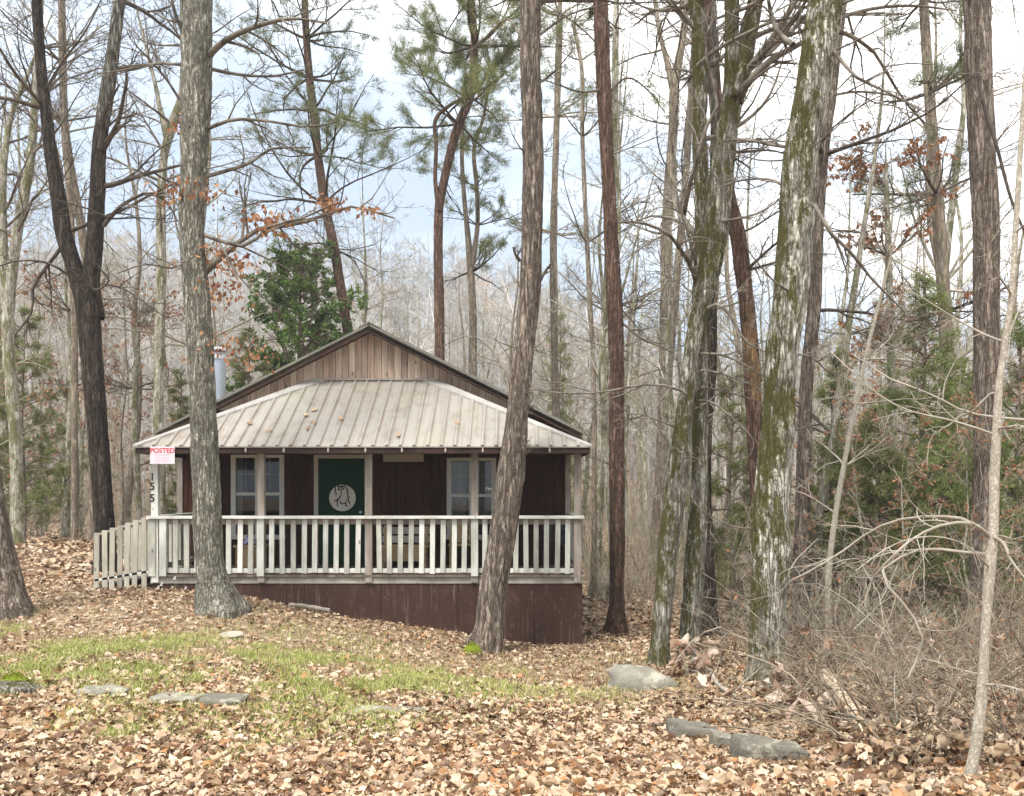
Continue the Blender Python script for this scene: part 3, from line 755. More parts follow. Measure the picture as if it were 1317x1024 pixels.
# ramp fence leaving the porch corner
ramp = empty('side_ramp', (0, 0, 0)); ramp.parent = cabin; ramp.location = -cabin.location
rx0, rx1 = XL - .02, X(126, 14.25)
def ramp_top(x): return 1.17 - .265 * (rx0 - x) / (rx0 - rx1)
for yy, zoff, nn, pw in ((14.20, 0, 7, .040), (15.25, .0, 7, .032)):
    mb = MB(); mb.beam((rx0, yy + .04, ramp_top(rx0) - .03), (rx1 - .03, yy + .04, ramp_top(rx1) - .03), .035, .07, .5, (0, 1, 0)); mb.build('ramp_rail', M['ramp_wood'], ramp)
    mb = MB(); mb.beam((rx0, yy + .04, .30), (rx1 - .03, yy + .04, .16), .035, .08, .9, (0, 1, 0)); mb.build('ramp_rail', M['rail_wood_h'], ramp)
    for i in range(nn):
        x = rx0 - .07 + (rx1 - rx0 + .07) * i / (nn - 1); t = random.uniform(-.03, .03); gz = g1(x, yy) - .1
        mb = MB(); zt = ramp_top(x) + .01
        mb.hexa([(x - pw + t, yy, gz), (x + pw + t, yy, gz), (x + pw + t, yy + .022, gz), (x - pw + t, yy + .022, gz), (x - pw, yy, zt), (x + pw, yy, zt), (x + pw, yy + .022, zt), (x - pw, yy + .022, zt)], random.random())
        mb.build('picket', M['ramp_wood'], ramp)
mb = MB(); 
for i in range(8):
    x = rx0 - (rx0 - rx1) * i / 8; mb.hexa([(x - .105, 14.26, .19 - .018 * i), (x, 14.26, .205 - .018 * i), (x, 15.24, .205 - .018 * i), (x - .105, 15.24, .19 - .018 * i), (x - .105, 14.26, .225 - .018 * i), (x, 14.26, .24 - .018 * i), (x, 15.24, .24 - .018 * i), (x - .105, 15.24, .225 - .018 * i)], random.random())
mb.build('ramp_deck', M['deck_wood'], ramp)
# windows
def window(w, curtain):
    x0, x1, z0, z1 = w; c = (x0 + x1) / 2; t = .055
    mb = MB(); y0, y1 = DW - .045, DW + .03
    mb.box(x0 - .03, x0 + t, y0, y1, z0, z1); mb.box(x1 - t, x1 + .03, y0, y1, z0, z1)
    mb.box(x0 + t, x1 - t, y0 + .002, y1, z1 - t, z1); mb.box(x0 - .05, x1 + .05, y0 - .03, y1, z0 - .05, z0 + .03)
    mb.box(c - .045, c + .045, y0 + .004, y1, z0 + .03, z1 - t)
    zm = (z0 + z1) / 2 + .03
    for a, b in ((x0 + t, c - .045), (c + .045, x1 - t)): mb.box(a, b, y0 + .012, y1 - .005, zm - .028, zm + .028)
    fr = mb.build('window', M['trim'], cabin)
    mb = MB(); m2 = MB(); m3 = MB()
    for a, b in ((x0 + t, c - .045), (c + .045, x1 - t)):
        mb.add([(a, DW - .012, z0 + .03), (b, DW - .012, z0 + .03), (b, DW - .012, zm), (a, DW - .012, zm)], [(0, 1, 2, 3)])
        mb.add([(a, DW - .022, zm), (b, DW - .022, zm), (b, DW - .022, z1 - t), (a, DW - .022, z1 - t)], [(0, 1, 2, 3)])
        m3.box((a + b) / 2 - .006, (a + b) / 2 + .006, DW - .02, DW - .013, zm + .03, z1 - t)
        for q in (.35,): m3.box(a, b, DW - .0195, DW - .0135, zm + (z1 - zm) * q + .1, zm + (z1 - zm) * q + .112)
    mb.build('pane', M['glass'], fr); m3.build('muntin', M['trim_old'], fr)
    k = 40
    for a, b in ((x0, c - .1), (c + .02, x1)) if curtain else ((x0 - .1, x0 + .14),):
        xs = np.linspace(a, b, k); yy = DW + .12 + .025 * np.sin(xs * 55); zb = z0 + (.25 if curtain else 0)
        v = np.concatenate([np.stack([xs, yy, np.full(k, zb)], -1), np.stack([xs, yy, np.full(k, z1)], -1)])
        i = np.arange(k - 1); m2.add(v, np.stack([i, i + 1, i + 1 + k, i + k], -1))
    m2.build('curtain', M['curtain'], fr, True)
window(W1, False); window(W2, True)
# door
mb = MB(); mb.box(DX0 + .005, DX1 - .005, DW + .0, DW + .04, FZ + .01, DT - .005)
dr = mb.build('door', M['door'], cabin)
mb = MB()
for x0, x1, z0, z1 in ((.10, .38, .15, .85), (.47, .75, .15, .85)):
    for a, b, c_, d in ((x0, x1, z0, z0 + .03), (x0, x1, z1 - .03, z1), (x0, x0 + .03, z0 + .03, z1 - .03), (x1 - .03, x1, z0 + .03, z1 - .03)):
        mb.box(DX0 + a, DX0 + b, DW - .012, DW - .001, FZ + c_, FZ + d)
mb.build('panel_moulding', M['door'], dr)
mb = MB(); mb.tube([(DX1 - .07, DW, FZ + .95), (DX1 - .07, DW - .03, FZ + .95), (DX1 - .07, DW - .04, FZ + .95), (DX1 - .07, DW - .075, FZ + .95)], [.012, .012, .028, .026], 12); mb.build('handle', M['galv'], dr, True)
mb = MB(); mb.box(DX0 - .075, DX0, DW - .05, DW + .03, FZ, DT + .07); mb.box(DX1, DX1 + .075, DW - .05, DW + .03, FZ, DT + .07); mb.box(DX0, DX1, DW - .048, DW + .03, DT, DT + .07)
mb.build('door_trim', M['trim_old'], cabin)

# ---------------------------------------------------------------- things on and around the porch
def disc_prism(mb, c, r, y0, y1, n=40):
    a = np.arange(n) * 2 * math.pi / n
    f = [(c[0] + r * math.cos(t), y0, c[1] + r * math.sin(t)) for t in a]; b = [(c[0] + r * math.cos(t), y1, c[1] + r * math.sin(t)) for t in a]
    mb.add([(c[0], y0, c[1])] + f + b, [(1 + i, 1 + (i + 1) % n, 1 + n + (i + 1) % n, 1 + n + i) for i in range(n)], [(0, 1 + (i + 1) % n, 1 + i) for i in range(n)])
dc = (X(440.8, DW), Z(640.5, DW))
wr = empty('door_sign', (dc[0], DW - .02, dc[1]), 'round cream sign with black brush lettering hung on the green door', 'sign')
mb = MB(); disc_prism(mb, dc, .237, DW - .030, DW - .006); mb.build('disc', M['disc'], wr)
def dpt(u, v): return np.array((dc[0] + (u - 600) / 14.625 / 71.9, DW - .031, dc[1] - (v - 590) / 14.625 / 71.9))
mb = MB()
for st in ([(480, 350, 9), (465, 440, 14), (490, 540, 10)], [(490, 355, 12), (560, 380, 22), (640, 360, 14)], [(540, 370, 14), (520, 450, 10), (555, 420, 14), (580, 520, 10), (545, 590, 16), (470, 650, 12)],
           [(600, 360, 16), (610, 430, 12), (640, 400, 10)], [(640, 350, 12), (690, 430, 16), (700, 540, 14), (715, 640, 16), (745, 715, 10)], [(515, 600, 14), (505, 690, 14), (515, 760, 8)],
           [(560, 640, 12), (580, 700, 16), (620, 690, 12), (660, 690, 14), (670, 610, 10)], [(660, 690, 12), (680, 740, 14), (705, 750, 8)]):
    q = resample(np.array([(*dpt(a, b), w / 14.625 / 71.9 * .85) for a, b, w in st]), 14)
    mb.tube(q[:, :3], np.maximum(q[:, 3], .003), 6)
mb.build('lettering', M['ink'], wr)
for u, v in ((458, 640), (735, 575)):
    mb = MB(); p = dpt(u, v); disc_prism(mb, (p[0], p[2]), .017, DW - .034, DW - .0302, 10); mb.build('painted_dot', M['rust'], wr)
# POSTED notice
sx, sz, sy = X(209, 13.85), Z(585.5, 13.85), 13.846
ps = empty('notice_sign', (sx, sy, sz), 'small white notice sign with red lettering fixed under the porch eave', 'sign')
mb = MB(); mb.box(sx - .19, sx + .19, sy, sy + .004, sz - .135, sz + .135); mb.build('sheet', M['paper'], ps)
text_mesh('heading', 'POSTED', .105, (sx, sy - .002, sz + .068), 'red', ps, ext=.001, bold=.002)
text_mesh('subheading', 'PRIVATE PROPERTY', .030, (sx, sy - .002, sz + .005), 'pinkish', ps, ext=.001)
mb = MB()
for i in range(4):
    w = random.uniform(.10, .14); mb.box(sx - w, sx + w, sy - .003, sy - .0005, sz - .035 - i * .022, sz - .028 - i * .022)
mb.build('fine_print', M['pinkish'], ps)
# board under the eave
bx0, bx1 = X(493, 15.6), X(545, 15.6)
mb = MB(); mb.box(bx0, bx1, 15.58, 15.61, Z(594, 15.6), Z(579, 15.6)); o = mb.build('blank_board', M['board'], None)
tag(o, 'pale blank board hung under the porch ceiling above the bench', 'board')
# bench, crate, chairs
def bench():
    b = empty('bench', (X(520, 15.5), 15.6, FZ), 'low yellowish slatted wooden bench against the porch wall', 'bench')
    x0, x1 = X(489, 15.5), X(551, 15.5)
    for i in range(3):
        mb = MB(); mb.box(x0, x1, 15.36 + i * .12, 15.46 + i * .12, FZ + .36, FZ + .395, random.random()); mb.build('seat', M['box_wood'], b)
    for i in range(2):
        mb = MB(); mb.box(x0, x1, 15.74 + .02 * i, 15.765 + .02 * i, FZ + .42 + i * .15, FZ + .54 + i * .15, random.random()); mb.build('backrest', M['deck_wood'], b)
    mb = MB(); mb.box(x0 + .05, x1 - .05, 15.37, 15.395, FZ + .12, FZ + .355, .6); mb.build('apron', M['box_wood'], b)
    for x in (x0 + .03, x1 - .08):
        for y in (15.37, 15.7):
            mb = MB(); mb.box(x, x + .05, y + .027, y + .07, FZ, FZ + (.358 if y < 15.5 else .72), .4); mb.build('leg', M['box_wood'], b)
bench()
def crate():
    x0, x1 = X(305, 15.4), X(338, 15.4)
    b = empty('storage_box', ((x0 + x1) / 2, 15.5, FZ), 'tan wooden box below the window with a lilac cloth on it', 'box')
    mb = MB()
    for i in range(4): mb.box(x0 + (x1 - x0) * i / 4, x0 + (x1 - x0) * (i + 1) / 4 - .006, 15.30, 15.32, FZ + .02, FZ + .36, random.random())
    mb.box(x0, x0 + .02, 15.32, 15.68, FZ + .02, FZ + .36, .5); mb.box(x1 - .026, x1 - .006, 15.32, 15.68, FZ + .02, FZ + .36, .5); mb.box(x0 + .02, x1 - .026, 15.66, 15.68, FZ + .02, FZ + .36, .5)
    mb.build('body', M['box_wood'], b)
    mb = MB(); mb.box(x0 - .03, x1 + .03, 15.27, 15.71, FZ + .362, FZ + .40, .8); mb.build('lid', M['box_wood'], b)
    cx = X(321, 15.45); k = 14
    u, v = np.meshgrid(np.linspace(-1, 1, k), np.linspace(-1, 1, k))
    zz = FZ + .42 + .14 * np.exp(-(u**2 + v**2) * 2) * (1 + .6 * vnoise(u * 3, v * 3, 0)) + .03 * vnoise(u * 5, v * 5, 2)
    i = (np.arange(k - 1)[:, None] * k + np.arange(k - 1)[None]).ravel()
    c = mesh_obj('cloth', np.stack([cx + u.ravel() * .13, 15.45 + v.ravel() * .14, zz.ravel()], -1), np.stack([i, i + 1, i + 1 + k, i + k], -1), np.zeros((0, 3), int), np.zeros(k * k), M['lilac'], None, True)
    tag(c, 'crumpled lilac cloth lying on the tan wooden box', 'cloth')
crate()
def chair(px, y, mat, label, rz):
    x = X(px, y); b = empty('porch_chair', (x, y, FZ), label, 'chair')
    mb = MB(); mb.box(x - .22, x + .22, y - .2, y + .2, FZ + .40, FZ + .43); mb.build('seat', M[mat], b)
    mb = MB()
    for i in range(4): mb.hexa([(x - .2 + i * .105, y + .19, FZ + .44), (x - .12 + i * .105, y + .19, FZ + .44), (x - .12 + i * .105, y + .21, FZ + .44), (x - .2 + i * .105, y + .21, FZ + .44),
                            (x - .2 + i * .105, y + .27, FZ + .82), (x - .12 + i * .105, y + .27, FZ + .82), (x - .12 + i * .105, y + .29, FZ + .82), (x - .2 + i * .105, y + .29, FZ + .82)])
    mb.box(x - .22, x + .22, y + .265, y + .297, FZ + .821, FZ + .87); mb.build('backrest', M[mat], b)
    for sx_ in (-.2, .17):
        for sy_ in (-.19, .16):
            mb = MB(); mb.box(x + sx_, x + sx_ + .035, y + sy_, y + sy_ + .035, FZ, FZ + .40); mb.build('leg', M[mat], b)
        mb = MB(); mb.box(x + sx_, x + sx_ + .04, y - .2, y + .22, FZ + .6, FZ + .63); mb.box(x + sx_, x + sx_ + .035, y - .19, y - .155, FZ + .43, FZ + .6); mb.build('armrest', M[mat], b)
chair(594, 15.3, 'box_wood', 'brown wooden armchair on the porch below the curtained window', 0)
chair(713, 15.3, 'black', 'black armchair standing at the railing end of the porch', 0)
mb = MB()
q = hit(213, 756)
# ---------------------------------------------------------------- hero trees
def base_of(path): return (path[1][0], path[1][1], path[1][2])
def full_crown(tr, paths, expl, seed_specs, mat, n=(5, 4, 3), rmin=.005, lf=(.5, .55, .55), ang=.75, wig=.17, up=.02):
    """explicit limbs (lists of P,R) plus limbs sprouted from the trunk paths, all carried down to twigs"""
    ls = list(expl)
    for path, sp in seed_specs: ls.append(trunk_limbs(path, r=tr.r, **sp))
    L0 = cat_limbs(ls)
    lev = bare_levels(L0, tr.r, n, ang, lf, wig, up, rmin, .12)
    tr.crown(lev, mat)
    return lev

# 1 big lichened oak in front of the porch
pts = [(280, 787, 52), (272, 740, 39), (268, 690, 36.5), (265, 620, 36), (261, 525, 34.5), (254, 400, 33), (247, 300, 31.5), (250, 200, 34), (252, 100, 38), (253, 0, 39), (253, -60, 39)]
p = px_path(pts, 12.8, 15.5)
T = Tree('oak_tree', 'large grey lichen-covered oak trunk standing in front of the porch railing beside the notice sign', 'tree', base_of(p), None, 1)
T.trunk([p], 'bark_lichen', n=72, step=.025, rough=.05, flare=.6, lobes=5, flare_h=.22)
d = 12.8
E = [limb_px([(262, 352), (280, 335), (312, 308, .2), (340, 292, .3), (373, 290, .4), (410, 280, .5), (447, 266, .5), (480, 272, .4), (508, 281, .4)], d, 9, 2),
     limb_px([(262, 302), (290, 312, -.2), (318, 316, -.3), (345, 292, -.4), (385, 282, -.4), (430, 262, -.3)], d, 6, 2),
     limb_px([(262, 228), (290, 220, .2), (325, 208, .4), (347, 192, .5), (372, 190, .6), (400, 190, .7)], d, 6, 2),
     limb_px([(266, 166), (300, 154, -.3), (345, 156, -.5), (400, 163, -.6), (430, 158, -.6)], d, 5, 2),
     limb_px([(268, 88), (300, 95, .3), (350, 98, .5), (390, 90, .7)], d, 5, 2),
     limb_px([(268, 72), (290, 52, -.3), (330, 34, -.5), (375, 24, -.6), (420, 30, -.7)], d, 9, 2),
     limb_px([(237, 45), (226, 20, -.2), (218, -15, -.3), (205, -60, -.4)], d, 5, 2),
     limb_px([(238, 84), (200, 82, .3), (160, 90, .5), (120, 95, .8)], d, 3.5, 1.5),
     limb_px([(244, 285), (228, 262, .3), (205, 242, .5), (180, 225, .6), (150, 205, .8)], d, 4, 1.5),
     limb_px([(248, 330), (222, 345, -.2), (190, 340, -.3), (150, 352, -.3)], d, 3, 1.4)]
lev = full_crown(T, [p], E, [(p[2:], dict(n=9, f0=.62, f1=.99, L0=3.8, L1=2, el=.5))], 'twig_mid', (6, 4, 3), .004)
# clusters of dry leaves kept on the right-hand limbs
pos = []
for cx, cy, n_, s in ((345, 283, 90, 16), (425, 262, 50, 11), (300, 340, 60, 16), (285, 375, 60, 18), (265, 245, 40, 14), (282, 445, 45, 16), (325, 455, 36, 16), (270, 320, 30, 12), (228, 243, 50, 16), (475, 270, 16, 6), (232, 160, 20, 10)):
    for _ in range(int(n_ * 1.8)):
        pos.append(P3(cx + T.r.normal(0, s), cy + T.r.normal(0, s * .6), d + T.r.normal(0, .25)))
T.leaves(np.array(pos), .085, 'beech', .6, 1.0, name='dead_leaves')

# 2 dark forked tree at the ramp
pA = [(136, 735, 27), (134, 670, 25), (126, 560, 25), (117, 450, 26), (112, 395, 27), (97, 350, 20), (82, 300, 20), (73, 240, 18), (66, 200, 16), (59, 140, 14), (54, 100, 13), (47, 0, 12), (44, -50, 11)]
pB = [(120, 410, 24), (117, 370, 21), (122, 310, 21), (126, 240, 19), (127, 200, 18), (136, 130, 17), (142, 90, 16.5), (154, 0, 14), (160, -50, 13)]
d = 16.4
p = px_path(pA, d, 15); p2 = px_path(pB, d + .05, 15.5, below=0)
T = Tree('forked_tree', 'dark wet-barked tree forking into two leaning stems behind the ramp fence', 'tree', base_of(p), None, 2)
T.trunk([p, p2], 'bark_dark', n=28, step=.05, rough=.07, flare=.3)
E = [limb_px([(134, 290), (145, 276, -.2), (157, 264, -.3), (172, 255, -.3), (198, 248, -.2), (216, 262, 0), (228, 284, 0)], d, 6, 2),
     limb_px([(82, 315), (70, 330, .2), (55, 350, .3), (42, 372, .4), (42, 398, .4), (20, 430, .4)], d, 6, 2),
     limb_px([(151, 88), (175, 85, .3), (205, 82, .5), (240, 82, .8)], d, 4, 1.5),
     limb_px([(110, 362), (128, 372, -.4), (140, 360, -.5), (128, 345, -.6)], d, 4, 2),
     limb_px([(130, 365), (160, 372, -.3), (190, 392, -.4), (215, 410, -.4)], d, 3.5, 1.5),
     limb_px([(95, 358), (60, 338, -.3), (30, 335, -.5), (-10, 345, -.5)], d, 3.5, 1.5),
     limb_px([(62, 180), (40, 150, .4), (20, 120, .6), (-10, 100, .8)], d, 4, 1.5),
     limb_px([(56, 120), (80, 80, -.3), (110, 40, -.5), (130, 0, -.6)], d, 4, 1.5)]
full_crown(T, [p], E, [(p[4:], dict(n=7, f0=.25, f1=.98, L0=2.6, L1=1.8, el=.45)), (p2, dict(n=8, f0=.3, f1=.98, L0=2.6, L1=1.8, el=.45))], 'twig_dark', (5, 4, 3), .005)

def conifer_crown(T, p, n, f0, f1, L0, L1, el, mat, seeds, dead=8, dead_f=(.3, .6), needle='needle', nl=.10, dens=26, per=9, nw=.012, lv=(6, 4), droopup=.05):
    a = trunk_limbs(p, n, T.r, f0, f1, L0, L1, el, rr=.4, wig=.10, up=droopup, rmax=.045)
    l1 = grow(*a, lv[0], T.r, ang=.75, lf=.42, wig=.14, up=.06, K=5, rmin=.006, t0=.25, flat=.5)
    l2 = grow(*l1, lv[1], T.r, ang=.7, lf=.62, wig=.14, up=.08, K=4, rmin=.005, t0=.2)
    sets = [(0, a), (1, l1), (2, l2)]
    if dead:
        b = trunk_limbs(p, dead, T.r, dead_f[0], dead_f[1], L0 * .9, L0 * .8, .05, rr=.3, wig=.13, up=.0, rmax=.03)
        b1 = grow(*b, 5, T.r, ang=.8, lf=.5, wig=.2, up=.02, K=5, rmin=.005)
        b2 = grow(*b1, 4, T.r, ang=.8, lf=.5, wig=.2, up=.02, K=4, rmin=.005)
        sets += [(1, b), (2, b1), (3, b2)]
    T.crown(sets, mat)
    m = int(l2[0].shape[0] * dens / 10)
    pos, tan, _ = sample_on(*l2, int(m * .65), T.r, .2, True); pos1, tan1, _ = sample_on(*l1, int(m * .35), T.r, .25, True); pos = np.vstack([pos, pos1]); tan = np.vstack([tan, tan1])
    keep = vnoise(pos[:, 0] * .9, pos[:, 1] * .9, pos[:, 2] * 1.1, seeds) > -.45
    v, t, a_ = needles_at(pos[keep], tan[keep], T.r, per, nl, nw)
    mb = MB(); mb.add(v, None, t, a_); mb.build('foliage', M[needle], T.root)

# 3 thin red pine rising behind the cabin roof
pts = [(462, 560, 13), (450, 440, 13), (443, 400, 12.5), (430, 320, 12), (418, 262, 11.5), (409, 200, 11), (403, 140, 10.5), (398, 100, 10), (394, 50, 9), (392, 0, 8.5)]
d = 27; p = px_path(pts, d, 19)
b0 = p[1].copy(); z0 = g1(b0[0] + .5, d); p = np.vstack([[b0[0] + .4, d, z0 - .3, b0[3] * 1.15], [b0[0] + .38, d, z0 + .1, b0[3] * 1.12], p[1:]])
T = Tree('pine_tree', 'slim red-barked pine leaning left, rising behind the peak of the cabin roof', 'tree', base_of(p), None, 3)
T.trunk([p], 'bark_red', n=16, step=.12, rough=.05)
conifer_crown(T, p[4:], 40, .26, .99, 3.6, 1.8, .12, 'twig_dark', 3, 9, (.1, .35), 'needle_blue', .12, 30, 10, .015)

# 4 pine with the yellow-green crown
pts = [(566, 560, 13), (565, 400, 12.5), (564, 300, 12), (565, 265, 11.5), (573, 225, 11), (590, 160, 11.5), (604, 125, 11), (610, 60, 10), (606, 0, 9), (604, -60, 8)]
d = 25; p = px_path(pts, d, 14.8); z0 = g1(p[1][0], d); p = np.vstack([[p[1][0], d, z0 - .3, p[1][3] * 1.2], [p[1][0], d, z0 + .1, p[1][3] * 1.15], p[1:]])
T = Tree('pine_tree', 'crooked pine with a dense yellow-green crown standing behind the ridge of the cabin', 'tree', base_of(p), None, 4)
q = px_path([(565, 272, 7), (560, 235, 5.5), (561, 190, 5), (562, 150, 5), (575, 138, 4.5), (600, 124, 4), (632, 108, 3.5), (648, 95, 2.5)], d - .1, None, 0)
T.trunk([p, q], 'bark_red', n=16, step=.1, rough=.06)
conifer_crown(T, p[6:], 40, .22, .99, 2.9, 1.5, .22, 'twig_dark', 7, 4, (.0, .3), 'needle', .15, 80, 7, .0095, (8, 6))

# 5 two-stemmed slender pine
d = 28; p = px_path([(608, 560, 11), (608, 480, 11), (608, 400, 10), (604, 330, 9), (600, 285, 6.5), (596, 240, 5.5), (594, 180, 5), (600, 100, 4)], d, 14)
z0 = g1(p[1][0], d); p = np.vstack([[p[1][0], d, z0 - .3, p[1][3] * 1.1], [p[1][0], d, z0 + .1, p[1][3] * 1.1], p[1:]])
q = px_path([(606, 350, 8), (614, 290, 6), (613, 240, 5.5), (610, 190, 5), (622, 150, 4.5), (630, 90, 4)], d, 13.5, 0)
T = Tree('pine_tree', 'slender twin-stemmed young pine beside the leaning trunk, behind the right roof slope', 'tree', base_of(p), None, 5)
T.trunk([p, q], 'bark_brown', n=12, step=.12, rough=.05)
conifer_crown(T, q, 26, .15, .99, 1.7, 1.1, .3, 'twig_dark', 9, 8, (.0, .5), 'needle', .11, 34, 10, .014, (5, 4))

# 6 leaning pine in front of the cabin
pts = [(622, 842, 40), (629, 815, 37), (634, 760, 35), (644, 700, 34), (653, 640, 34), (662, 570, 31), (667, 520, 28.5), (673.5, 450, 27.5), (681, 385, 28), (684.5, 300, 27), (686, 200, 27), (683, 100, 26.5), (682, 0, 26), (681, -60, 25)]
d = 13.3; p = px_path(pts, d, 16.5)
T = Tree('pine_tree', 'thick leaning pine trunk crossing in front of the porch right side, moss at its foot', 'tree', base_of(p), None, 6)
T.trunk([p], 'bark_pine', n=64, step=.025, rough=.055, flare=.5, flare_h=.28)
E = [limb_px([(668, 335), (662, 325, -.2), (660, 318, -.3)], d, 5, 2), limb_px([(694, 362), (702, 348, -.1), (712, 336, -.2)], d, 5, 2),
     limb_px([(672, 50), (650, 25, .5), (630, 42, .9), (612, 60, 1.2)], d, 4, 1.5), limb_px([(694, 45), (730, 20, .4), (770, 8, .8), (800, 3, 1)], d, 4, 1.5),
     limb_px([(660, 505), (645, 470, .3), (622, 440, .6), (600, 432, .9), (570, 445, 1.2)], d, 3.5, 1.2),
     limb_px([(690, 110), (715, 90, -.3), (740, 60, -.5)], d, 3, 1.2)]
lev = full_crown(T, [p], E, [(p[6:], dict(n=10, f0=.55, f1=.99, L0=3.2, L1=1.6, el=.3)), (p[4:], dict(n=12, f0=.1, f1=.6, L0=.5, L1=.9, el=.1, rmax=.012))], 'twig_mid', (5, 4, 2), .004)
pos, tan, _ = sample_on(*cat_limbs([trunk_limbs(p[6:], 20, T.r, .6, .99, 2.5, 1.2, .3)]), 900, T.r, .4)
v, t, a_ = needles_at(pos, tan, T.r, 10, .11, .008); mb = MB(); mb.add(v, None, t, a_); mb.build('foliage', M['needle'], T.root)

# 7 straight red pine right of the cabin
pts = [(792, 822, 31), (793, 800, 24.5), (794, 690, 19.5), (793, 600, 19.5), (793, 450, 19.5), (790, 390, 20.5), (786, 300, 18.5), (781, 200, 17.5), (776, 100, 18.5), (772, 0, 19), (770, -60, 18)]
d = 17; p = px_path(pts, d, 17.5)
T = Tree('pine_tree', 'straight reddish pine trunk just right of the cabin corner, dark at its flared foot', 'tree', base_of(p), None, 7)
T.trunk([p], 'bark_red', n=30, step=.05, rough=.05, flare=.45)
E = [limb_px([(783, 120), (810, 100, .3), (835, 118, .5), (855, 145, .6)], d, 3.5, 1.2), limb_px([(774, 62), (740, 30, .3), (700, 5, .5)], d, 3, 1.2),
     limb_px([(779, 115), (745, 118, -.3), (715, 108, -.5), (690, 100, -.6)], d, 3.5, 1.2), limb_px([(800, 415), (829, 438, -.3), (857, 449, -.5), (878, 472, -.6)], d, 3.5, 1.5)]
lev = full_crown(T, [p], E, [(p[5:], dict(n=12, f0=.5, f1=.99, L0=3, L1=1.4, el=.25)), (p[4:], dict(n=10, f0=.0, f1=.5, L0=1.2, L1=1.6, el=.1, rmax=.014))], 'twig_mid', (5, 4, 2), .005)
pos, tan, _ = sample_on(*lev[2][1], 1500, T.r, .3); k_ = pos[:, 2] > 9
v, t, a_ = needles_at(pos[k_], tan[k_], T.r, 10, .11, .01); mb = MB(); mb.add(v, None, t, a_); mb.build('foliage', M['needle'], T.root)

# 8 mossy pale trunk in the right foreground
pts = [(984, 892, 56), (985, 870, 48), (986, 800, 45), (992, 700, 49), (991, 680, 47), (1000, 560, 43), (1007, 450, 41), (1017, 380, 44), (1023, 300, 42.5), (1030, 200, 44), (1048, 100, 45), (1062, 0, 45), (1070, -60, 44)]
d = 9.5; p = px_path(pts, d, 14)
T = Tree('mossy_tree', 'pale peeling trunk with olive moss patches in the right foreground', 'tree', base_of(p), None, 8)
T.trunk([p], 'bark_pale', n=72, step=.02, rough=.07, flare=.55, flare_h=.2)
E = [limb_px([(1078, 25), (1095, 18, .2), (1130, 10, .4), (1184, 8, .7), (1230, 14, .9)], d, 6, 2),
     limb_px([(1074, 40), (1098, 48, .3), (1125, 68, .5), (1145, 102, .7), (1169, 137, .8), (1192, 160, .9), (1240, 168, 1.0)], d, 6, 1.5),
     limb_px([(1066, 55), (1085, 82, -.3), (1105, 102, -.4), (1130, 113, -.5), (1161, 129, -.6), (1200, 150, -.7)], d, 6, 1.5),
     limb_px([(1056, 125), (1075, 122, .4), (1105, 118, .8), (1150, 124, 1.1), (1185, 140, 1.3)], d, 5, 1.3),
     limb_px([(1040, 258), (1052, 270, -.2), (1068, 300, -.3), (1094, 324, -.3), (1118, 355, -.2), (1140, 378, -.1), (1165, 402, 0)], d, 6, 2),
     limb_px([(1020, 58), (1000, 40, .2), (990, 10, .3), (985, -30, .4)], d, 8, 3), limb_px([(1018, 190), (990, 186, .3), (960, 180, .5), (925, 182, .8)], d, 5, 2),
     limb_px([(1012, 240), (985, 230, .3), (955, 232, .5), (925, 240, .8)], d, 4, 1.5),
     limb_px([(1020, 455), (1045, 460, -.2), (1070, 480, -.3), (1100, 470, -.4)], d, 3.5, 1.2)]
full_crown(T, [p], E, [(p[5:], dict(n=9, f0=.6, f1=.99, L0=3, L1=1.6, el=.45)), (p[5:], dict(n=5, f0=.05, f1=.5, L0=.8, L1=1.6, el=.25, rmax=.014))], 'twig_mid', (6, 4, 3), .003, wig=.2)

# 9 grey twin trunks
d = 11.7
pA = [(848, 857, 25), (850, 820, 23), (856, 750, 25), (861, 690, 26), (868, 640, 27), (873, 600, 26), (880, 530, 21), (886, 480, 19), (893, 430, 20), (903, 390, 24), (914, 340, 30), (920, 300, 35), (926, 240, 32), (932, 190, 29), (938, 150, 25), (942, 110, 22), (941, 60, 18), (942, 0, 17), (942, -50, 16)]
pB = [(885, 852, 24), (888, 800, 26), (895, 700, 25), (899, 640, 22), (901, 560, 20), (900, 450, 19), (900, 390, 20), (904, 310, 22), (903, 250, 20), (900, 180, 19), (901, 100, 20), (899, 40, 20), (895, 0, 20), (890, -50, 19)]
pC = [(941, 130, 20), (952, 95, 22), (962, 50, 21), (972, 0, 20), (980, -45, 19)]
p = px_path(pA, d, 14.5); p2 = px_path(pB, d + .35, 14.5); p3 = px_path(pC, d, 14, 0)
T = Tree('twin_tree', 'pair of grey lichened trunks joined at the foot, mossy on one, beside the boulder', 'tree', base_of(p), None, 9)
T.trunk([p, p2, p3], 'bark_twin', n=48, step=.03, rough=.065, flare=.5, flare_h=.2)
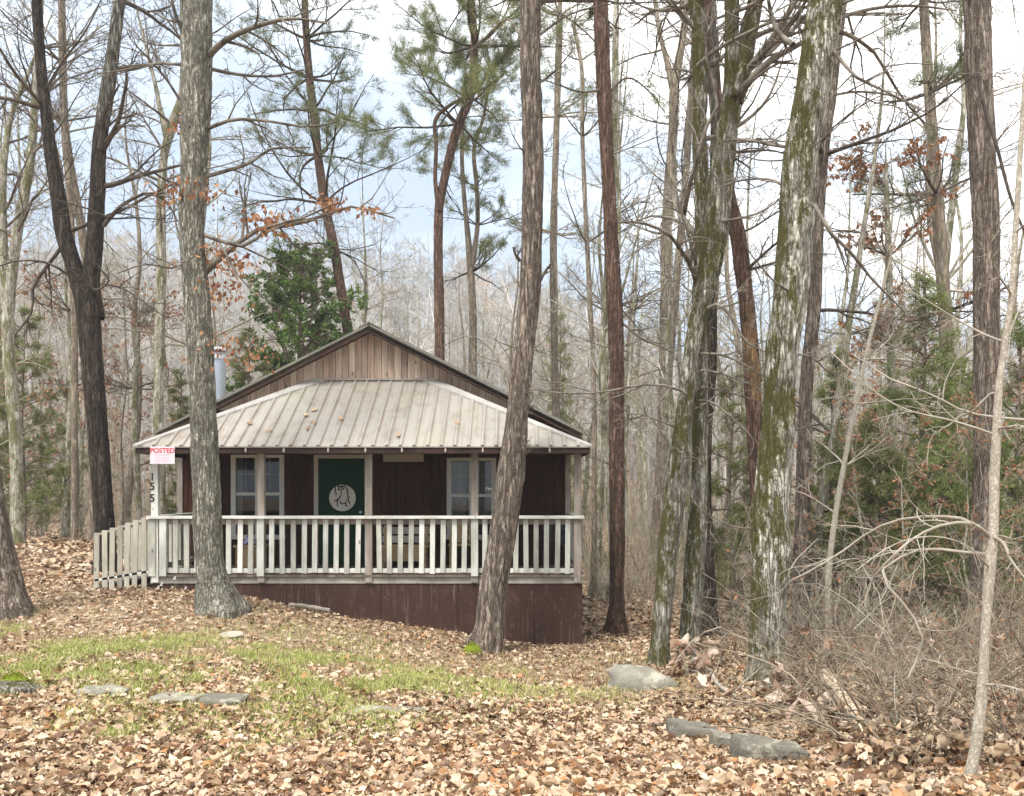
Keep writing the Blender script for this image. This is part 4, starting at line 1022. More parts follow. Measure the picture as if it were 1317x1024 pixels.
E = [limb_px([(946, 128), (958, 112, -.2), (973, 94, -.3), (997, 74, -.4), (1015, 64, -.5), (1040, 50, -.5)], d, 11, 6),
     limb_px([(898, 84), (925, 62, -.4), (960, 43, -.5), (1000, 26, -.6), (1032, 21, -.7)], d, 6, 2.5),
     limb_px([(880, 275), (888, 235, -.4), (897, 200, -.5), (908, 165, -.6), (924, 130, -.6), (914, 95, -.6), (906, 55, -.6), (920, 20, -.6)], d, 6, 3),
     limb_px([(895, 340), (885, 300, -.3), (875, 270, -.4), (867, 220, -.4), (864, 170, -.4)], d, 5, 2), limb_px([(935, 178), (952, 180, -.2), (975, 182, -.3), (1010, 189, -.4), (1030, 200, -.4)], d, 6, 2),
     limb_px([(890, 512), (870, 500, -.2), (840, 494, -.3), (810, 498, -.4), (782, 503, -.5), (748, 507, -.6), (715, 505, -.6), (680, 500, -.6)], d, 4, 1.5),
     limb_px([(900, 455), (925, 456, -.2), (945, 463, -.3), (968, 475, -.4), (990, 490, -.4)], d, 4, 1.2), limb_px([(902, 476), (925, 480, -.3), (950, 488, -.4), (982, 503, -.5)], d, 3.5, 1.2),
     limb_px([(900, 498), (925, 502, .3), (955, 510, .5), (985, 520, .6)], d, 3.5, 1.2), limb_px([(900, 515), (920, 520, -.5), (950, 545, -.6), (980, 575, -.6)], d, 3, 1.2),
     limb_px([(905, 400), (925, 392, -.3), (945, 415, -.4), (960, 440, -.5), (990, 455, -.5)], d, 5, 1.5), limb_px([(915, 285), (945, 282, -.3), (980, 272, -.4), (1005, 255, -.5)], d, 4, 1.5),
     limb_px([(870, 550), (845, 540, -.2), (815, 532, -.3), (790, 535, -.4)], d, 3, 1)]
full_crown(T, [p], E, [(p[12:], dict(n=7, f0=.3, f1=.99, L0=3, L1=1.6, el=.6)), (p2[6:], dict(n=10, f0=.1, f1=.99, L0=2.2, L1=1.6, el=.5)), (p3, dict(n=6, f0=.2, f1=.99, L0=2.5, L1=1.5, el=.5)), (p[5:], dict(n=6, f0=.0, f1=.4, L0=.9, L1=1.2, el=.15, rmax=.012))], 'twig_mid', (6, 4, 3), .004, wig=.2)

# 10 dark reddish leaning trunk behind the twin trunks
d = 14.2; p = px_path([(909, 822, 32), (909, 780, 27), (910, 700, 23), (918, 640, 20), (955, 560, 20)], d, None); p = px_path([(980, 800, 22), (977, 740, 20), (974, 640, 18), (971, 560, 19), (967, 480, 21), (962, 410, 20), (955, 350, 20), (948, 300, 20), (937, 255, 19), (928, 200, 18), (920, 130, 17), (915, 60, 17), (908, 0, 16), (902, -50, 15)], d, 16)
T = Tree('leaning_pine', 'dark reddish pine leaning left behind the grey twin trunks, orange bare patch midway', 'tree', base_of(p), None, 10)
T.trunk([p], 'bark_red', n=22, step=.06, rough=.07, flare=.2)
lev = full_crown(T, [p], [], [(p[4:], dict(n=14, f0=.15, f1=.99, L0=1.6, L1=2.2, el=.2, rmax=.03))], 'twig_dark', (5, 4, 2), .005)
mb = MB(); q = px_path([(973, 520, 21), (968.5, 478, 21.6), (965, 440, 21), (962, 395, 19)], d - .02, None, 0)[1:]
qq = resample(q, 22); rv = np.random.default_rng(4); f = np.sin(np.linspace(.02, math.pi - .02, 22)) ** .6
wob = vnoise(np.arange(22) * .6, 0, 0, 3); wob2 = vnoise(np.arange(22) * .6, 4, 0, 5)
a = math.pi * (1.42 + .12 * wob)[:, None] + ((.34 + .08 * wob2) * f)[:, None] * math.pi * np.linspace(-1, 1, 9)[None]
ring = qq[:, None, :3] + (qq[:, 3] * 1.04 + .004)[:, None, None] * np.stack([np.cos(a), np.sin(a), 0 * a], -1)
ii = (np.arange(21)[:, None] * 9 + np.arange(8)[None]).ravel(); mb.add(ring.reshape(-1, 3), np.stack([ii, ii + 1, ii + 10, ii + 9], -1)); M['bare'] = bark('bare_orange_wood', (.36, .225, .11), (.12, .07, .04), (.22, .14, .08), 4, .5, 14, .2)
mb.build('bare_patch', M['bare'], T.root, True)
p = px_path([(909, 822, 30), (909, 780, 26), (907, 700, 22), (905, 640, 20), (907, 560, 18), (912, 480, 17), (915, 400, 15), (917, 300, 13)], 14.0, 12)
T = Tree('bare_tree', 'blackish trunk foot standing close behind the right one of the grey twin trunks', 'tree', base_of(p), None, 11)
T.trunk([p], 'bark_dark', n=20, step=.06, rough=.07, flare=.3)
full_crown(T, [p], [], [(p[4:], dict(n=12, f0=.2, f1=.99, L0=1.2, L1=1.6, el=.4, rmax=.03))], 'twig', (5, 4, 2), .005)

def simple(name, label, pts, d, ext, barkm, seed, twig, limbs, n=(5, 4, 3), rmin=.006, side=14, extra=(), flare=.4, wig=.17, lf=(.5, .55, .55)):
    p = px_path(pts, d, ext); gz = g1(p[1][0], p[1][1]); 
    if p[1][2] > gz + .05: p = np.vstack([[p[1][0], p[1][1], gz - .3, p[1][3] * 1.1], [p[1][0], p[1][1], gz, p[1][3] * 1.1], p[1:]])
    T = Tree(name, label, 'tree', base_of(p), None, seed)
    T.trunk([p] + [px_path(e, d, ext - 1, 0) for e in extra], barkm, n=side, step=.09, rough=.06, flare=flare)
    specs = [(p[3:], dict(l)) for l in limbs] + [(pp, dict(limbs[0])) for pp in T.paths[1:]]
    lev = full_crown(T, [p], [], specs, twig, n, rmin, wig=wig, lf=lf)
    return T, p, lev
LM = dict(n=12, f0=.15, f1=.99, L0=2.2, L1=1.6, el=.45, rmax=.035)
simple('pine_tree', 'reddish pine just behind the mossy foreground trunk, seen along its right edge', [(1030, 770, 22), (1034, 600, 18), (1038, 480, 17), (1047, 400, 17), (1051, 300, 16), (1058, 200, 15), (1067, 130, 16), (1075, 60, 15), (1082, 0, 15)], 14.5, 16, 'bark_pine', 21, 'twig_dark', [dict(LM, el=.1, L0=2.6, L1=1.8)])
T, p11, lev = simple('pine_tree', 'stout reddish-grey pine trunk near the right edge behind the pale sapling', [(1262, 850, 36), (1264, 760, 33), (1266, 690, 31), (1269, 600, 32), (1270, 480, 32), (1269, 390, 31.5), (1268, 300, 31), (1264, 200, 32), (1259, 100, 32), (1256, 0, 32), (1254, -50, 31)], 13, 17, 'bark_pine', 22, 'twig_brown', [dict(LM, f0=.55, n=10, el=.15), dict(n=14, f0=.05, f1=.6, L0=.5, L1=1.3, el=.1, rmax=.012)], side=36, rmin=.004)
simple('pine_tree', 'thick pine trunk cut off by the left edge of the picture, furrowed bark', [(8, 797, 58), (6, 760, 46), (-6, 700, 42), (-18, 620, 38), (-30, 500, 36), (-42, 380, 34), (-56, 200, 32), (-66, 60, 30)], 12.2, 15, 'bark_pine', 23, 'twig_brown', [dict(LM, f0=.5, n=9, el=.15, L0=1.6)], side=36)
simple('bent_tree', 'grey crooked tree bending right behind the lichened oak, left of the roof corner', [(206, 715, 15), (206, 650, 14), (204, 550, 13), (206, 400, 12.5), (207, 300, 12), (208, 234, 11), (212, 195, 10), (222, 160, 12), (232, 130, 10), (238, 60, 9)], 21, 15, 'bark_grey', 24, 'twig_mid', [dict(LM, n=14, L0=2.4, f0=.3)], extra=[[(216, 175, 8), (206, 140, 6), (200, 110, 5), (190, 70, 4)]])
simple('bare_tree', 'thin brownish bare tree seen between the two dark forked stems', [(96, 715, 9), (96, 560, 8.5), (95, 400, 8), (91, 273, 8), (82, 156, 8), (79, 80, 7), (78, 0, 6)], 24, 17, 'bark_brown', 25, 'twig_mid', [dict(LM, n=18, f0=.3, L0=3, L1=2)])
simple('bare_tree', 'branching grey tree at the far left edge beside the forked tree', [(22, 700, 16), (20, 560, 15), (10, 420, 14), (22, 300, 13), (40, 200, 11), (45, 130, 9), (50, 60, 8)], 21, 14, 'bark_grey', 26, 'twig_mid', [dict(LM, n=16, f0=.25, L0=3, L1=2)], extra=[[(10, 400, 11), (4, 300, 10), (6, 200, 8), (14, 150, 7), (36, 95, 5)]])
simple('bare_tree', 'thin dark stem standing between the two big pines right of the cabin', [(764, 700, 7), (763, 480, 6.5), (759, 390, 6.5), (755, 312, 6), (749, 176, 5.5), (747, 78, 5), (737, 30, 4)], 24, 13, 'bark_brown', 27, 'twig_mid', [dict(LM, n=20, f0=.3, L0=1.8, L1=1)])
simple('bare_tree', 'forking pinkish-grey trunk between the straight red pine and the grey twin trunks', [(839, 772, 18), (845, 690, 16), (852, 560, 15), (856, 390, 14), (857, 300, 14), (862, 220, 13), (866, 160, 12), (868, 105, 12), (876, 60, 9), (884, 0, 8)], 25, 19, 'bark_brown', 28, 'twig_mid', [dict(LM, n=20, f0=.2, L0=2.6, L1=2)], extra=[[(866, 112, 9), (858, 80, 7), (848, 40, 6), (842, 0, 5)]])
simple('bare_tree', 'pale grey-green lichened trunk right behind the cabin corner post', [(765, 772, 18), (766, 740, 15), (769, 650, 15), (775, 500, 14), (780, 400, 13), (786, 280, 11), (790, 150, 9), (792, 40, 8)], 25, 18, 'bark_grey', 29, 'twig_mid', [dict(LM, n=18, f0=.25, L0=2.4, L1=1.6)])
simple('bare_tree', 'slim mossy stem curving up from behind the skirting corner', [(770, 786, 11), (776, 765, 9), (784, 735, 8), (798, 650, 7), (806, 540, 6), (815, 400, 5)], 23, 9.5, 'bark_grey', 30, 'twig_mid', [dict(LM, n=12, f0=.4, L0=1.2, L1=.8)])
simple('bare_tree', 'dark brown trunk foot in the woods between the red pine and the mossy twin trunk', [(838, 772, 14), (842, 720, 12), (850, 620, 12), (862, 450, 11), (880, 250, 9), (893, 60, 8)], 27, 18, 'bark_brown', 31, 'twig_mid', [dict(LM, n=16, f0=.3, L0=2.4, L1=1.6)])
simple('sapling', 'slanting whitish young stem left of the stout right-hand pine, crossing the evergreens', [(1066, 735, 8), (1075, 660, 7), (1085, 600, 6.5), (1100, 520, 6), (1113, 460, 5), (1128, 400, 4)], 12.5, 6.2, 'bark_sapling', 32, 'twig_pale', [dict(LM, n=16, f0=.15, L0=1.2, L1=.8, el=.3)], rmin=.004, flare=0)
simple('bare_tree', 'dark thin trunk in the brush right of the mossy foreground trunk', [(1046, 815, 20), (1050, 740, 17), (1056, 660, 14), (1072, 560, 11), (1090, 430, 9), (1110, 300, 7)], 15, 10, 'bark_grey', 33, 'twig_mid', [dict(LM, n=16, f0=.15, L0=1.6, L1=1, el=.3)])
T, p, lev = simple('oak_tree', 'brown-leaved young oak behind the bare limbs right of the mossy trunk', [(1150, 760, 14), (1148, 600, 12), (1146, 450, 10), (1143, 330, 8), (1140, 240, 5)], 17.5, 8.4, 'bark_grey', 34, 'twig_mid', [dict(LM, n=22, f0=.2, L0=1.5, L1=.9, el=.4)])
pos, _, _ = sample_on(*lev[2][1], 3000, T.r, .3); k_ = vnoise(pos[:, 0] * 1.5, pos[:, 1] * 1.5, pos[:, 2] * 1.5, 3) > -.15
T.leaves(pos[k_], .09, 'beech', .55, 1.0, name='dead_leaves')
T, p, lev = simple('oak_tree', 'small rusty-leaved oak in the left woods behind the forked tree', [(84, 700, 10), (88, 600, 9), (92, 500, 8), (90, 400, 6)], 27, 8.5, 'bark_grey', 35, 'twig_mid', [dict(LM, n=22, f0=.1, L0=2.4, L1=1.4, el=.2)])
pos, _, _ = sample_on(*lev[2][1], 1300, T.r, .3); k_ = vnoise(pos[:, 0], pos[:, 1], pos[:, 2] * 1.5, 3) > -.1
T.leaves(pos[k_], .10, 'beech', .55, 1.0, name='dead_leaves')
T, p, lev = simple('oak_tree', 'rusty-leaved slender oak between the forked tree and the lichened oak', [(180, 690, 9), (176, 600, 8), (174, 500, 7), (178, 420, 5)], 26, 7.2, 'bark_grey', 36, 'twig_mid', [dict(LM, n=22, f0=.2, L0=2.0, L1=1.3, el=.2)])
pos, _, _ = sample_on(*lev[2][1], 1300, T.r, .3); k_ = vnoise(pos[:, 0], pos[:, 1], pos[:, 2] * 1.5, 8) > -.1
T.leaves(pos[k_], .10, 'beech', .55, 1.0, name='dead_leaves')

# 12 pale sapling in the right foreground with arching limbs
d = 4.75; p = px_path([(1240, 1022, 15), (1250, 985, 14), (1260, 920, 14), (1268, 800, 11), (1274, 720, 13), (1277, 690, 12), (1279, 620, 11.5), (1282, 560, 11), (1285, 500, 9), (1293, 440, 8), (1301, 380, 7.5), (1306, 300, 7), (1312, 200, 6), (1318, 100, 5)], d, 6.5)
T = Tree('sapling', 'thin pale sapling in the right foreground with long arching bare limbs', 'tree', base_of(p), None, 40)
T.trunk([p], 'bark_sapling', n=16, step=.03, rough=.06)
E = [limb_px([(1276, 692), (1262, 680, .1), (1245, 670, .2), (1215, 665, .4), (1165, 667, .6), (1120, 683, .8), (1090, 705, .9), (1045, 733, 1.0), (1015, 748, 1.1)], d, 7, 3, 14),
     limb_px([(1272, 690), (1245, 672, -.1), (1210, 676, -.1), (1170, 696, -.1), (1142, 722, -.1), (1118, 752, 0), (1112, 780, 0)], d, 6.5, 2.5, 12),
     limb_px([(1272, 713), (1225, 709, .1), (1195, 705, .2), (1150, 722, .3), (1132, 738, .3), (1150, 762, .2), (1172, 790, .1), (1188, 825, .1), (1178, 850, .1), (1168, 872, .1)], d, 5.5, 3.5, 14),
     limb_px([(1276, 690), (1290, 698, -.1), (1300, 720, -.2), (1325, 752, -.3)], d, 6, 3), limb_px([(1277, 688), (1300, 695, .2), (1320, 720, .3)], d, 4, 2),
     limb_px([(1330, 541, .3), (1267, 535, .3), (1242, 530, .3), (1211, 514, .4), (1177, 499, .5), (1146, 488, .6), (1114, 467, .7), (1095, 455, .8)], d, 5, 2, 12),
     limb_px([(1284, 505), (1268, 510, .1), (1252, 530, .1), (1238, 533, .2), (1217, 550, .2), (1199, 560, .3), (1192, 600, .3)], d, 4, 1.8),
     limb_px([(1282, 552), (1305, 548, -.2), (1330, 552, -.4)], d, 4, 2), limb_px([(1272, 730), (1240, 700, -.3), (1200, 690, -.5), (1150, 700, -.7), (1100, 735, -.9)], d, 3, 1.5),
     limb_px([(1270, 870), (1230, 860, .1), (1200, 850, .2), (1170, 848, .4)], d, 3.5, 1.5), limb_px([(1262, 880), (1290, 882, -.1), (1330, 892, -.2)], d, 4, 2),
     limb_px([(1293, 445), (1310, 400, .2), (1330, 360, .3)], d, 4, 2)]
E = [(P_, R_ * .8) for P_, R_ in E]
L0 = cat_limbs(E + [trunk_limbs(p[6:], 6, T.r, .2, .99, .9, .8, .4, rmax=.008)], 12)
l1 = grow(*L0, 7, T.r, ang=.7, lf=.3, wig=.2, up=.02, K=6, rmin=.0025); l2 = grow(*l1, 4, T.r, ang=.7, lf=.5, wig=.22, up=.0, K=5, rmin=.0018)
T.crown([(0, L0), (1, l1), (2, l2)], 'twig_pale', (8, 5, 4, 3))
# dark vine hanging across the stout pine
q = limb_px([(1255, 60), (1262, 120), (1274, 164), (1284, 195), (1290, 219), (1300, 255), (1317, 297), (1335, 330)], 12.4, 5, 3, 16)
mb = MB(); mb.tube(q[0][0], q[1][0], 8); o = mb.build('hanging_vine', M['twig_dark'], None, True); tag(o, 'thin dark vine hanging down across the stout right-hand pine', 'vine')

# ---------------------------------------------------------------- evergreens
def evergreen(name, label, px, d, top_py, rad, seed, mat, leaf, nb=46, per=60, form='cone', base=None, asp=.6, f0=.06, trunk_w=.07, droop=.25, m=2600):
    x = X(px, d); gz = g1(x, d); H = Z(top_py, d) - gz
    path = np.array([[x + .04 * math.sin(i), d, gz - .3 + (H + .3) * i / 9, trunk_w * (1 - .88 * i / 9)] for i in range(10)])
    T = Tree(name, label, 'tree', (x, d, gz), None, seed); T.trunk([path], 'bark_brown', n=10, step=.12, rough=.05)
    r = T.r; t = f0 + (1 - f0 - .03) * ((np.arange(nb) + r.random(nb)) / nb)
    if form == 'cone': L = rad * (1 - t) ** .75 + .12
    else: L = rad * np.sqrt(np.clip(1 - ((t - .42) / .62) ** 2, .06, 1))
    L = L * r.uniform(.55, 1.2, nb)
    az = np.arange(nb) * 2.4 + r.normal(0, .3, nb); e = r.normal(.25, .2, nb) + .5 * t
    dr = np.stack([np.cos(az) * np.cos(e), np.sin(az) * np.cos(e), np.sin(e)], -1)
    pp = np.stack([np.full(nb, x), np.full(nb, d), gz + t * H], -1)
    a = shoot(pp, dr, L, np.full(nb, trunk_w * .28), 7, .1, -.04, r)
    l1 = grow(*a, 8, r, ang=.8, lf=.5, wig=.14, up=-.02, K=5, rmin=.004, t0=.2, flat=.4)
    l2 = grow(*l1, 5, r, ang=.75, lf=.5, wig=.15, up=-.02, K=4, rmin=.003, t0=.15)
    T.crown([(0, a), (1, l1), (2, l2)], 'twig_brown')
    pos, tan, _ = sample_on(*l2, int(m * 28), r, .1, True)
    k = vnoise(pos[:, 0] * 2, pos[:, 1] * 2, pos[:, 2] * 2, seed) + .35 * vnoise(pos[:, 0] * 5, pos[:, 1] * 5, pos[:, 2] * 5, seed) > -.2
    pos, tan = pos[k], tan[k]
    dirs = tan * .8 + r.normal(0, .55, pos.shape) - np.array([0, 0, droop])
    if mat != 'holly': asp = .17
    T.leaves(pos + r.normal(0, .025, pos.shape), leaf * (.72 if mat == 'holly' else 1.05), mat, asp, None, dirs)
    return T
evergreen('holly_tree', 'dense dark green broadleaf evergreen rising behind the left roof slope', 385, 27, 316, 2.25, 51, 'holly', .135, 95, form='oval', f0=.1, m=3200, trunk_w=.11, droop=.1)
evergreen('cedar_tree', 'small green cedar low behind the roof edge beside the stove pipe', 320, 25.5, 395, 1.2, 58, 'cedar', .09, 40, m=1200)
evergreen('cedar_tree', 'tall dark evergreen in the right thicket left of the stout pine', 1188, 15.5, 348, 1.9, 52, 'cedar_dark', .085, 60, form='cone', m=2500, droop=.2, asp=.5)
evergreen('cedar_tree', 'soft green cedar right behind the mossy foreground trunk', 1072, 17, 452, 1.4, 53, 'cedar', .08, 50, m=1700, asp=.35)
evergreen('cedar_tree', 'drooping green cedar low between the sapling and the dark evergreen', 1130, 14.5, 520, 1.3, 54, 'cedar', .08, 44, m=1400, asp=.35)
evergreen('cedar_tree', 'young loose cedar between the grey twin trunks and the mossy trunk', 940, 16.5, 470, 1.1, 55, 'cedar', .07, 40, m=1500, asp=.35)
evergreen('cedar_tree', 'evergreen at the right edge behind the pale sapling', 1310, 16, 400, 1.6, 56, 'cedar_dark', .085, 46, m=2000)
evergreen('cedar_tree', 'pale green juniper at the left edge in the woods', 30, 27, 385, 2.0, 57, 'cedar', .09, 46, m=2000, asp=.35)
evergreen('cedar_tree', 'slim juniper in the woods between the lichened oak and the bent grey tree', 232, 28, 470, 1.1, 59, 'cedar', .09, 36, m=900, asp=.35)
evergreen('cedar_tree', 'faint grey-green cedar behind the straight red pine', 720, 34, 385, 1.6, 60, 'cedar', .10, 36, m=700, asp=.3)
evergreen('cedar_tree', 'dark bushy evergreen low behind the stout right-hand pine', 1245, 18, 470, 1.8, 61, 'cedar_dark', .085, 46, m=1500)
# pine boughs reaching in at the upper right come from a pine standing behind
d = 19; p = px_path([(1225, 790, 22), (1222, 600, 20), (1215, 400, 17), (1205, 250, 15), (1195, 120, 13), (1188, 0, 11)], d, 15)
T = Tree('pine_tree', 'thin pine with needle boughs between the mossy trunk and the stout right-hand pine', 'tree', base_of(p), None, 62)
T.trunk([p], 'bark_brown', n=14, step=.12, rough=.05)
conifer_crown(T, p[3:], 24, .25, .99, 1.9, 1.4, .1, 'twig_dark', 5, 12, (.0, .4), 'needle_blue', .12, 26, 10, .012)
d = 30; p = px_path([(716, 640, 10), (714, 500, 10), (712, 300, 9), (716, 150, 8), (720, 20, 7)], d, 19)
z0 = g1(p[1][0], d); p = np.vstack([[p[1][0], d, z0 - .3, .14], p[1:]])
T = Tree('pine_tree', 'hazy bluish pine far behind, between the leaning pine and the straight red pine', 'tree', (p[0][0], d, z0), None, 63)
T.trunk([p], 'bark_brown', n=10, step=.2, rough=.05)
conifer_crown(T, p[2:], 22, .3, .99, 2.2, 1.5, .15, 'twig', 5, 10, (.0, .4), 'needle_blue', .12, 24, 10, .016)
d = 24; p = px_path([(300, 640, 11), (300, 450, 11), (308, 300, 10), (320, 150, 9), (330, 20, 8)], d, 17)

# ---------------------------------------------------------------- woodland: individual bare trees sharing a handful of forms
def template(seed, H, r0, nl, f0, L0, barkm, twig, n=(5, 4, 3), fork=False, el=.6, leaves=0):
    r = np.random.default_rng(seed)
    k = 9; dx = np.cumsum(r.normal(0, H * .010, (k, 2)), 0)
    path = np.array([[dx[i, 0], dx[i, 1], -.4 + (H + .4) * i / (k - 1), r0 * (1 - .9 * (i / (k - 1)) ** 1.1)] for i in range(k)])
    T = Tree('bare_tree', 'slender bare grey tree in the woods', 'tree', (0, 0, 0), None, seed); T.r = r
    ps = [path]
    if fork:
        j = 4; b = path[j].copy(); b[3] *= .75; q = [b]
        a = r.random() * 6.28
        for i in range(1, 6): q.append([b[0] + math.cos(a) * .38 * i, b[1] + math.sin(a) * .38 * i, b[2] + (H - b[2]) * i / 5.2, b[3] * (1 - i / 5.6)])
        ps.append(np.array(q))
    T.trunk(ps, barkm, n=9, step=.3, rough=.05, flare=.25)
    lev_ = full_crown(T, ps, [], [(q, dict(n=nl if i == 0 else nl // 2, f0=f0 if i == 0 else .2, f1=.99, L0=L0, L1=L0 * .45, el=el, rmax=.05)) for i, q in enumerate(ps)], twig, n, .006, (.5, .5, .5))
    if leaves:
        pos, _, _ = sample_on(*lev_[2][1], leaves, r, .2); T.leaves(pos, .10, 'beech', .55, 1.0, name='dead_leaves')
    return T
TL = [template(108, 9, .06, 16, .12, 2.3, 'bark_grey', 'twig', leaves=900), template(109, 6, .045, 14, .1, 1.9, 'bark_grey', 'twig', leaves=700)]
TP = [template(101, 15, .15, 14, .38, 3.6, 'bark_grey', 'twig'), template(102, 13, .11, 12, .35, 2.8, 'bark_grey', 'twig', fork=True), template(103, 16, .17, 13, .45, 3.4, 'bark_brown', 'twig'),
      template(104, 11, .075, 12, .3, 2.2, 'bark_grey', 'twig'), template(105, 14, .13, 14, .4, 3.2, 'bark_grey', 'twig', fork=True), template(106, 9, .05, 12, .25, 1.7, 'bark_brown', 'twig'),
      template(107, 7, .035, 11, .2, 1.5, 'bark_grey', 'twig_pale')]
def put(T, x, y, rz, sc, label, group, name=None):
    o = T.root.copy(); C.objects.link(o); o.location = (x, y, g1(x, y)); o.rotation_euler = (0, 0, rz); o.scale = (sc, sc, sc)
    o.name = name or 'bare_tree'; o['label'] = label; o['group'] = group
    for ch in T.root.children:
        c = ch.copy(); C.objects.link(c); c.parent = o
    return o
def drop(T):
    for ch in list(T.root.children): bpy.data.objects.remove(ch)
    bpy.data.objects.remove(T.root)
wr_ = np.random.default_rng(77); placed = []
def free(x, y, dmin):
    if -7.5 < x < 2.6 and 13 < y < 25: return False
    return all((x - a) ** 2 + (y - b) ** 2 > dmin ** 2 for a, b in placed)
cnt = 0; tries = 0
while cnt < 185 and tries < 9000:
    tries += 1
    y = 20 + 42 * wr_.random() ** 1.1; px = wr_.uniform(-140, 1460)
    if 280 < px < 640 and (y < 33 or wr_.random() < .45): continue
    if y < 24 and px < 720: continue
    x = X(px, y)
    if not free(x, y, 1.1): continue
    placed.append((x, y)); cnt += 1
    T = TP[wr_.choice(7, p=[.14, .14, .12, .18, .14, .16, .12])]
    zone = 'left woods beyond the ramp fence' if px < 300 else ('woods behind the cabin roof' if px < 700 else ('woods right of the cabin' if px < 1010 else 'thicket at the right'))
    put(T, x, y, wr_.uniform(0, 6.28), wr_.uniform(.8, 1.15), 'slender bare grey tree among many in the ' + zone, 'bare trees in the ' + zone)
# young beeches that keep their rusty leaves
for k_, (px, y) in enumerate([(-20, 24), (55, 29), (118, 31), (168, 34), (215, 31), (238, 36), (10, 35), (95, 40), (150, 44), (1095, 22), (1160, 24), (1300, 21), (1215, 27), (1010, 26), (1340, 25), (950, 33), (800, 40), (740, 44), (1120, 31), (1260, 33), (1105, 13.5), (1165, 12.8), (1225, 13.2), (1030, 14.5), (1290, 12)]):
    zone = 'left woods beyond the ramp fence' if px < 300 else 'woods at the right'
    put(TL[k_ % 2], X(px, y), y, wr_.uniform(0, 6.28), wr_.uniform(.8, 1.2) * (.5 if y < 16 else 1), 'rusty-leaved young tree among several in the ' + zone, 'rusty-leaved young trees in the ' + zone, 'beech_tree')
# understorey bushes
def bush(seed, H, n, mat, spread=.5, lv=(6, 5), dead=0):
    T = Tree('bare_shrub', 'bare twiggy shrub', 'shrub', (0, 0, 0), None, seed); r = T.r
    p = r.normal(0, .12, (n, 3)); p[:, 2] = -.05
    d = nrm(np.stack([r.normal(0, spread, n), r.normal(0, spread, n), np.ones(n)], -1))
    a = shoot(p, d, H * r.uniform(.5, 1.15, n), r.uniform(.006, .014, n) * H / 2, 9, .16, -.03, r)
    l1 = grow(*a, lv[0], r, ang=.75, lf=.45, wig=.22, up=.0, K=6, rmin=.0035); l2 = grow(*l1, lv[1], r, ang=.8, lf=.5, wig=.25, up=-.02, K=5, rmin=.003)
    mb = MB()
    v, q = tubes(*a, 5); mb.add(v, q); mb.build('stem', M[mat], T.root, True)
    mb = MB()
    for (P, R), s in ((l1, 3), (l2, 3)): v, q = tubes(P, R, s); mb.add(v, q)
    mb.build('twigs', M[mat], T.root, True)
    if dead:
        pos, _, _ = sample_on(*l2, dead, r, .3); T.leaves(pos, .075, 'beech', .6, .8, name='dead_leaves')
    return T
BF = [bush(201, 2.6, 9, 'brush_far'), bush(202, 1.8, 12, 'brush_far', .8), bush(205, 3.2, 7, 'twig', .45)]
BU = [bush(201, 2.6, 9, 'brush'), bush(202, 1.8, 12, 'brush', .8), bush(203, 2.2, 10, 'twig', .6, dead=70), bush(204, 1.3, 14, 'brush', 1.0, dead=60), bush(205, 3.2, 7, 'twig_pale', .45)]
cnt = 0
while cnt < 120:
    px = wr_.uniform(-120, 1450); y = wr_.uniform(19, 48)
    if 200 < px < 770 and y < 27: continue
    if px < 250 and y < 26: continue
    x = X(px, y)
    if -7.5 < x < 2.6 and 13 < y < 25: continue
    zone = 'left woods' if px < 300 else ('woods behind the cabin' if px < 720 else 'right woods')
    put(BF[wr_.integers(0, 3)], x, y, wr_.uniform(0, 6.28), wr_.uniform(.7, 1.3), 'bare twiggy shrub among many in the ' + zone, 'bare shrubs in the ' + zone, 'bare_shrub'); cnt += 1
cnt = 0
while cnt < 50:
    y = wr_.uniform(7.5, 18); px = wr_.uniform(1010, 1420) if wr_.random() < .8 else wr_.uniform(900, 1010)
    if px < 1010 and y < 13: continue
    if px < 1080 and y < 10.3: continue
    x = X(px, y)
    put(BU[wr_.choice([0, 1, 2, 3, 4], p=[.2, .25, .25, .25, .05])], x, y, wr_.uniform(0, 6.28), wr_.uniform(.5, 1.0) * (.75 if y < 9.5 else 1), 'bare tangled shrub among many in the thicket right of the mossy trunk', 'bare shrubs in the right thicket', 'bare_shrub'); cnt += 1
for T in TP + TL + BU + BF: drop(T)

# far wooded hill: one mass
hr = np.random.default_rng(5)
def far_form(seed, H):
    r = np.random.default_rng(seed)
    path = np.array([[r.normal(0, .08) * i, r.normal(0, .08) * i, -.5 + (H + .5) * i / 5, .15 * (1 - .85 * i / 5)] for i in range(6)])
    a = trunk_limbs(path, 15, r, .25, .99, H * .26, H * .13, .75, K=4, rmax=.07)
    b = grow(*a, 5, r, ang=.7, lf=.55, wig=.15, up=.05, K=3, rmin=.028); c = grow(*b, 3, r, ang=.7, lf=.6, wig=.1, up=.05, K=2, rmin=.022)
    mb = MB(); v, q = tubes(path[None, :, :3], path[None, :, 3], 5); mb.add(v, q)
    for L in (a, b, c): v, q = tubes(*L, 3); mb.add(v, q)
    return np.concatenate(mb.v), np.concatenate(mb.q)
FFm = [far_form(301 + i, h) for i, h in enumerate((14, 16, 12, 15))]
mb = MB(); N = 2300
y = 56 + 112 * hr.random(N) ** .9; px = hr.uniform(-260, 1580, N); x = X(px, y); zz = ground(x, y)
for i in range(N):
    v, q = FFm[hr.integers(0, 4)]; a = hr.uniform(0, 6.28); s = hr.uniform(.7, 1.15); c, s_ = math.cos(a), math.sin(a)
    w = np.stack([v[:, 0] * c - v[:, 1] * s_, v[:, 0] * s_ + v[:, 1] * c, v[:, 2]], -1) * s + (x[i], y[i], zz[i])
    mb.add(w, q, None, hr.random())
